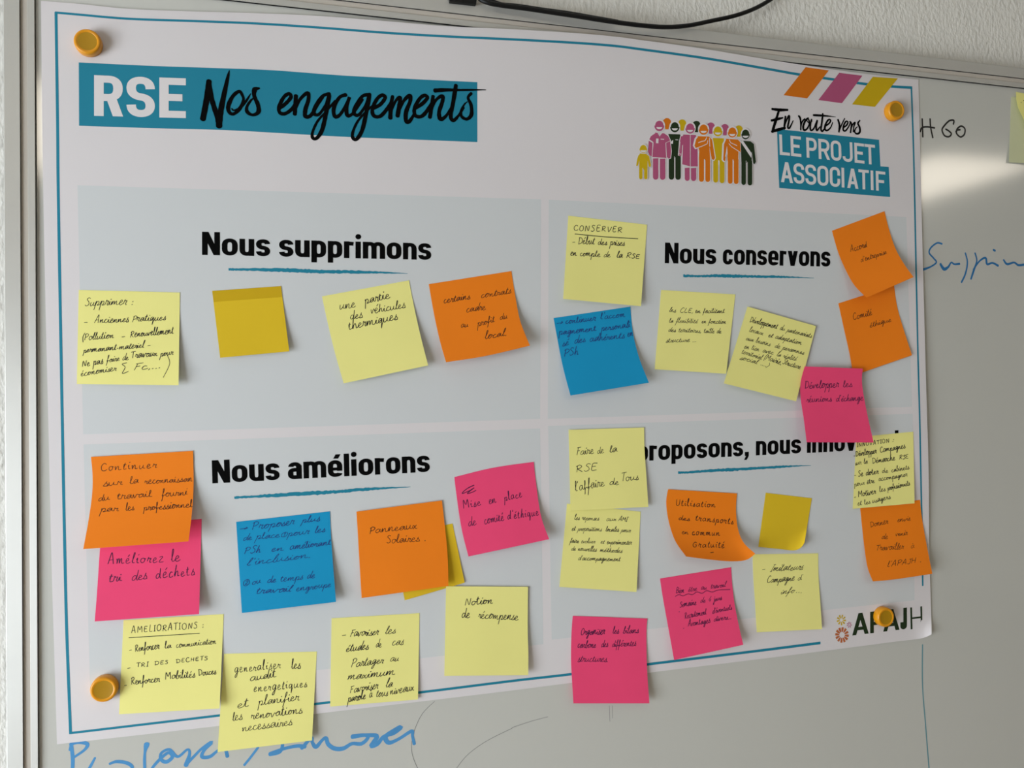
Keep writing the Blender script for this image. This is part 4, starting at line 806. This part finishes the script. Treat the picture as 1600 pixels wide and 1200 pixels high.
note('yellow sticky note reading Notion de récompense, left of the poster\'s centre at the bottom', 'yellow', {'c': [(697, 916), (825, 917), (825.3, 1055), (694.3, 1056)], 'r': [(824.5, 980), (825.5, 1020)]},
     [('Notion', 726, 946, 770, 943), ('de', 721, 965, 734, 965), ('récompense', 747, 966, 810, 969)], L=4.5, b=1.6, xh=6.6, slant=.15, w=1.25, seed=31)
note('yellow sticky note reading Favoriser les études de cas, near the bottom edge of the poster', 'yellow', [(518, 966), (655.5, 958), (653, 1093), (516, 1104)],
     [('-', 531, 996, 540, 995), ('Favoriser', 546, 995, 591, 992), ('les', 601, 991, 618, 989), ('études', 540, 1019, 576, 1014), ('de', 587, 1012, 596, 1011), ('cas', 612, 1009, 630, 1007), ('Partager', 548, 1043, 599, 1036), ('au', 609, 1034, 623, 1033), ('maximum', 542, 1063, 617, 1054), ('Favoriser', 546, 1083, 591, 1076), ('la', 602, 1074, 613, 1073), ('parole', 543, 1097, 571, 1092), ('à', 577, 1090, 582, 1089), ('tous', 587, 1089, 606, 1087), ('niveaux', 609, 1086, 647, 1079)], L=2.5, b=.3, xh=6.4, slant=.35, w=1.2, seed=32)
note('pale greenish blank note partly outside the picture, behind the small yellow note on the right', 'pale', [(1580, 151), (1668, 162), (1664, 259), (1576.5, 253.5)], [], L=2.0, b=.2, base=flat0, seed=33)
note('yellow sticky note partly outside the picture at the upper right of the whiteboard', 'yellow', {'c': [(1587.5, 143.5), (1675, 160), (1690, 262), (1625, 248)], 'l': [(1590, 165), (1600, 187), (1612, 215)]},
     [('#', [[(1595, 160), (1596, 160.5)], [(1599, 157), (1602, 158)]])], L=10, b=2.6, base=flat0, seed=34)

# ------------------------------------------------------------------ magnets
def lathe(prof, n=40):
    V, Fc = [], []
    for r, z in prof:
        for k in range(n): a = 2 * math.pi * k / n; V.append((r * math.cos(a), -z, r * math.sin(a)))
    for i in range(len(prof) - 1):
        for k in range(n):
            j = (k + 1) % n; Fc.append((i * n + k, i * n + j, (i + 1) * n + j, (i + 1) * n + k)[::-1])
    return V, Fc
def magnet(px, label, base, r=.0102, hgt=.0076):
    q = inv(*px); top_ = lift(q, base + hgt); loc = Vector((top_.x, -base, top_.z))
    t = empty('round_magnet', loc, label, 'magnet', 'round amber magnets')
    prof = [(.0001, 0), (r * .97, 0), (r, .0006), (r, .0042), (r * .985, .0062), (r * .93, .0074), (r * .88, .0077), (r * .80, .0077), (r * .74, .0075), (r * .68, .0072)]
    V, Fc = lathe(prof); o = mesh('body', [Vector(v) + loc for v in V], Fc, M_mag, t, True)
    V, Fc = lathe([(r * .71, .00735), (r * .5, .0071), (r * .25, .0070), (.0001, .0070)]); mesh('recessed_face', [Vector(v) + loc for v in V], Fc, M_mag2, t, True)['label'] = 'darker olive recessed face'
magnet((136, 64), 'amber round magnet at the upper left corner of the poster', hp(inv(136, 64)) + .0001)
magnet((1401.5, 171.5), 'amber round magnet at the upper right corner of the poster', hp(inv(1401, 172)) + .0001)
magnet((161.5, 1078), 'amber round magnet at the lower left corner of the poster', hp(inv(162, 1078)) + .0001)
magnet((1385, 965), 'amber round magnet over the printed logo at the lower right', hp(inv(1385, 965)) + .0003)

# ------------------------------------------------------------------ cables on top of the board
def cable(name, px, hs, r, label):
    p = catmull([a + (h,) for a, h in zip(px, hs)], 8)
    pts = [lift(inv(a[0], a[1]), a[2]) for a in p]; n = 10; V, Fc = [], []
    for i, c in enumerate(pts):
        t = (pts[min(i + 1, len(pts) - 1)] - pts[max(i - 1, 0)]).normalized(); s = t.cross(Vector((0, 1, 0))).normalized(); u = s.cross(t)
        for k in range(n): a = 2 * math.pi * k / n; V.append(c + (s * math.cos(a) + u * math.sin(a)) * r)
    for i in range(len(pts) - 1):
        for k in range(n): j = (k + 1) % n; Fc.append((i * n + k, i * n + j, (i + 1) * n + j, (i + 1) * n + k))
    Fc += [tuple(range(n))[::-1], tuple(range((len(pts) - 1) * n, len(pts) * n))]
    o = mesh(name, V, Fc, M_cable, None, True); tag(o, label, 'cable'); return o
cable('power_cable', [(735, -60), (742, -25), (748, -4), (762, 4), (785, 8.5), (820, 13), (860, 19), (900, 25), (950, 33), (1000, 39.5), (1040, 42.3), (1075, 40), (1110, 33), (1150, 24), (1182, 12), (1210, -5), (1240, -30)],
      [.004, .004, .006, .009, .010, .011, .012, .013, .014, .014, .013, .011, .008, .003, -.003, -.007, -.009], .0021, 'black cable drooping in a long curve over the top of the whiteboard frame')
cable('power_cable', [(752, -30), (762, -5), (780, 6), (810, 9.5), (850, 15.5), (890, 21), (930, 28), (965, 34)],
      [.0, .003, .0065, .008, .009, .0095, .0095, .0095], .0019, 'second black cable running close above the first on the whiteboard frame')
t = empty('cable_clip', W(.31, -.03, 0), 'black plastic block at the top edge of the whiteboard where the cables start', 'clip')
a, b2, c3, d4 = (lift(inv(*p), .007) for p in ((701, -14), (746, -10), (744, 6.5), (703, 2)))
V = [a, b2, c3, d4] + [v + Vector((0, .02, 0)) for v in (a, b2, c3, d4)]
mesh('body', V, [(0, 3, 2, 1), (4, 5, 6, 7), (0, 1, 5, 4), (1, 2, 6, 5), (2, 3, 7, 6), (3, 0, 4, 7)], M_cable, t)
mesh('collar', [v + Vector((0, -.0015, .004)) for v in (a, b2)] + [lift(inv(*p), .0085) for p in ((744, -3), (702, -8))] + [v + Vector((0, .018, .004)) for v in (a, b2)] + [lift(inv(*p), -.009) for p in ((744, -3), (702, -8))],
     [(0, 3, 2, 1), (4, 5, 6, 7), (0, 1, 5, 4), (1, 2, 6, 5), (2, 3, 7, 6), (3, 0, 4, 7)], M_cable, t)
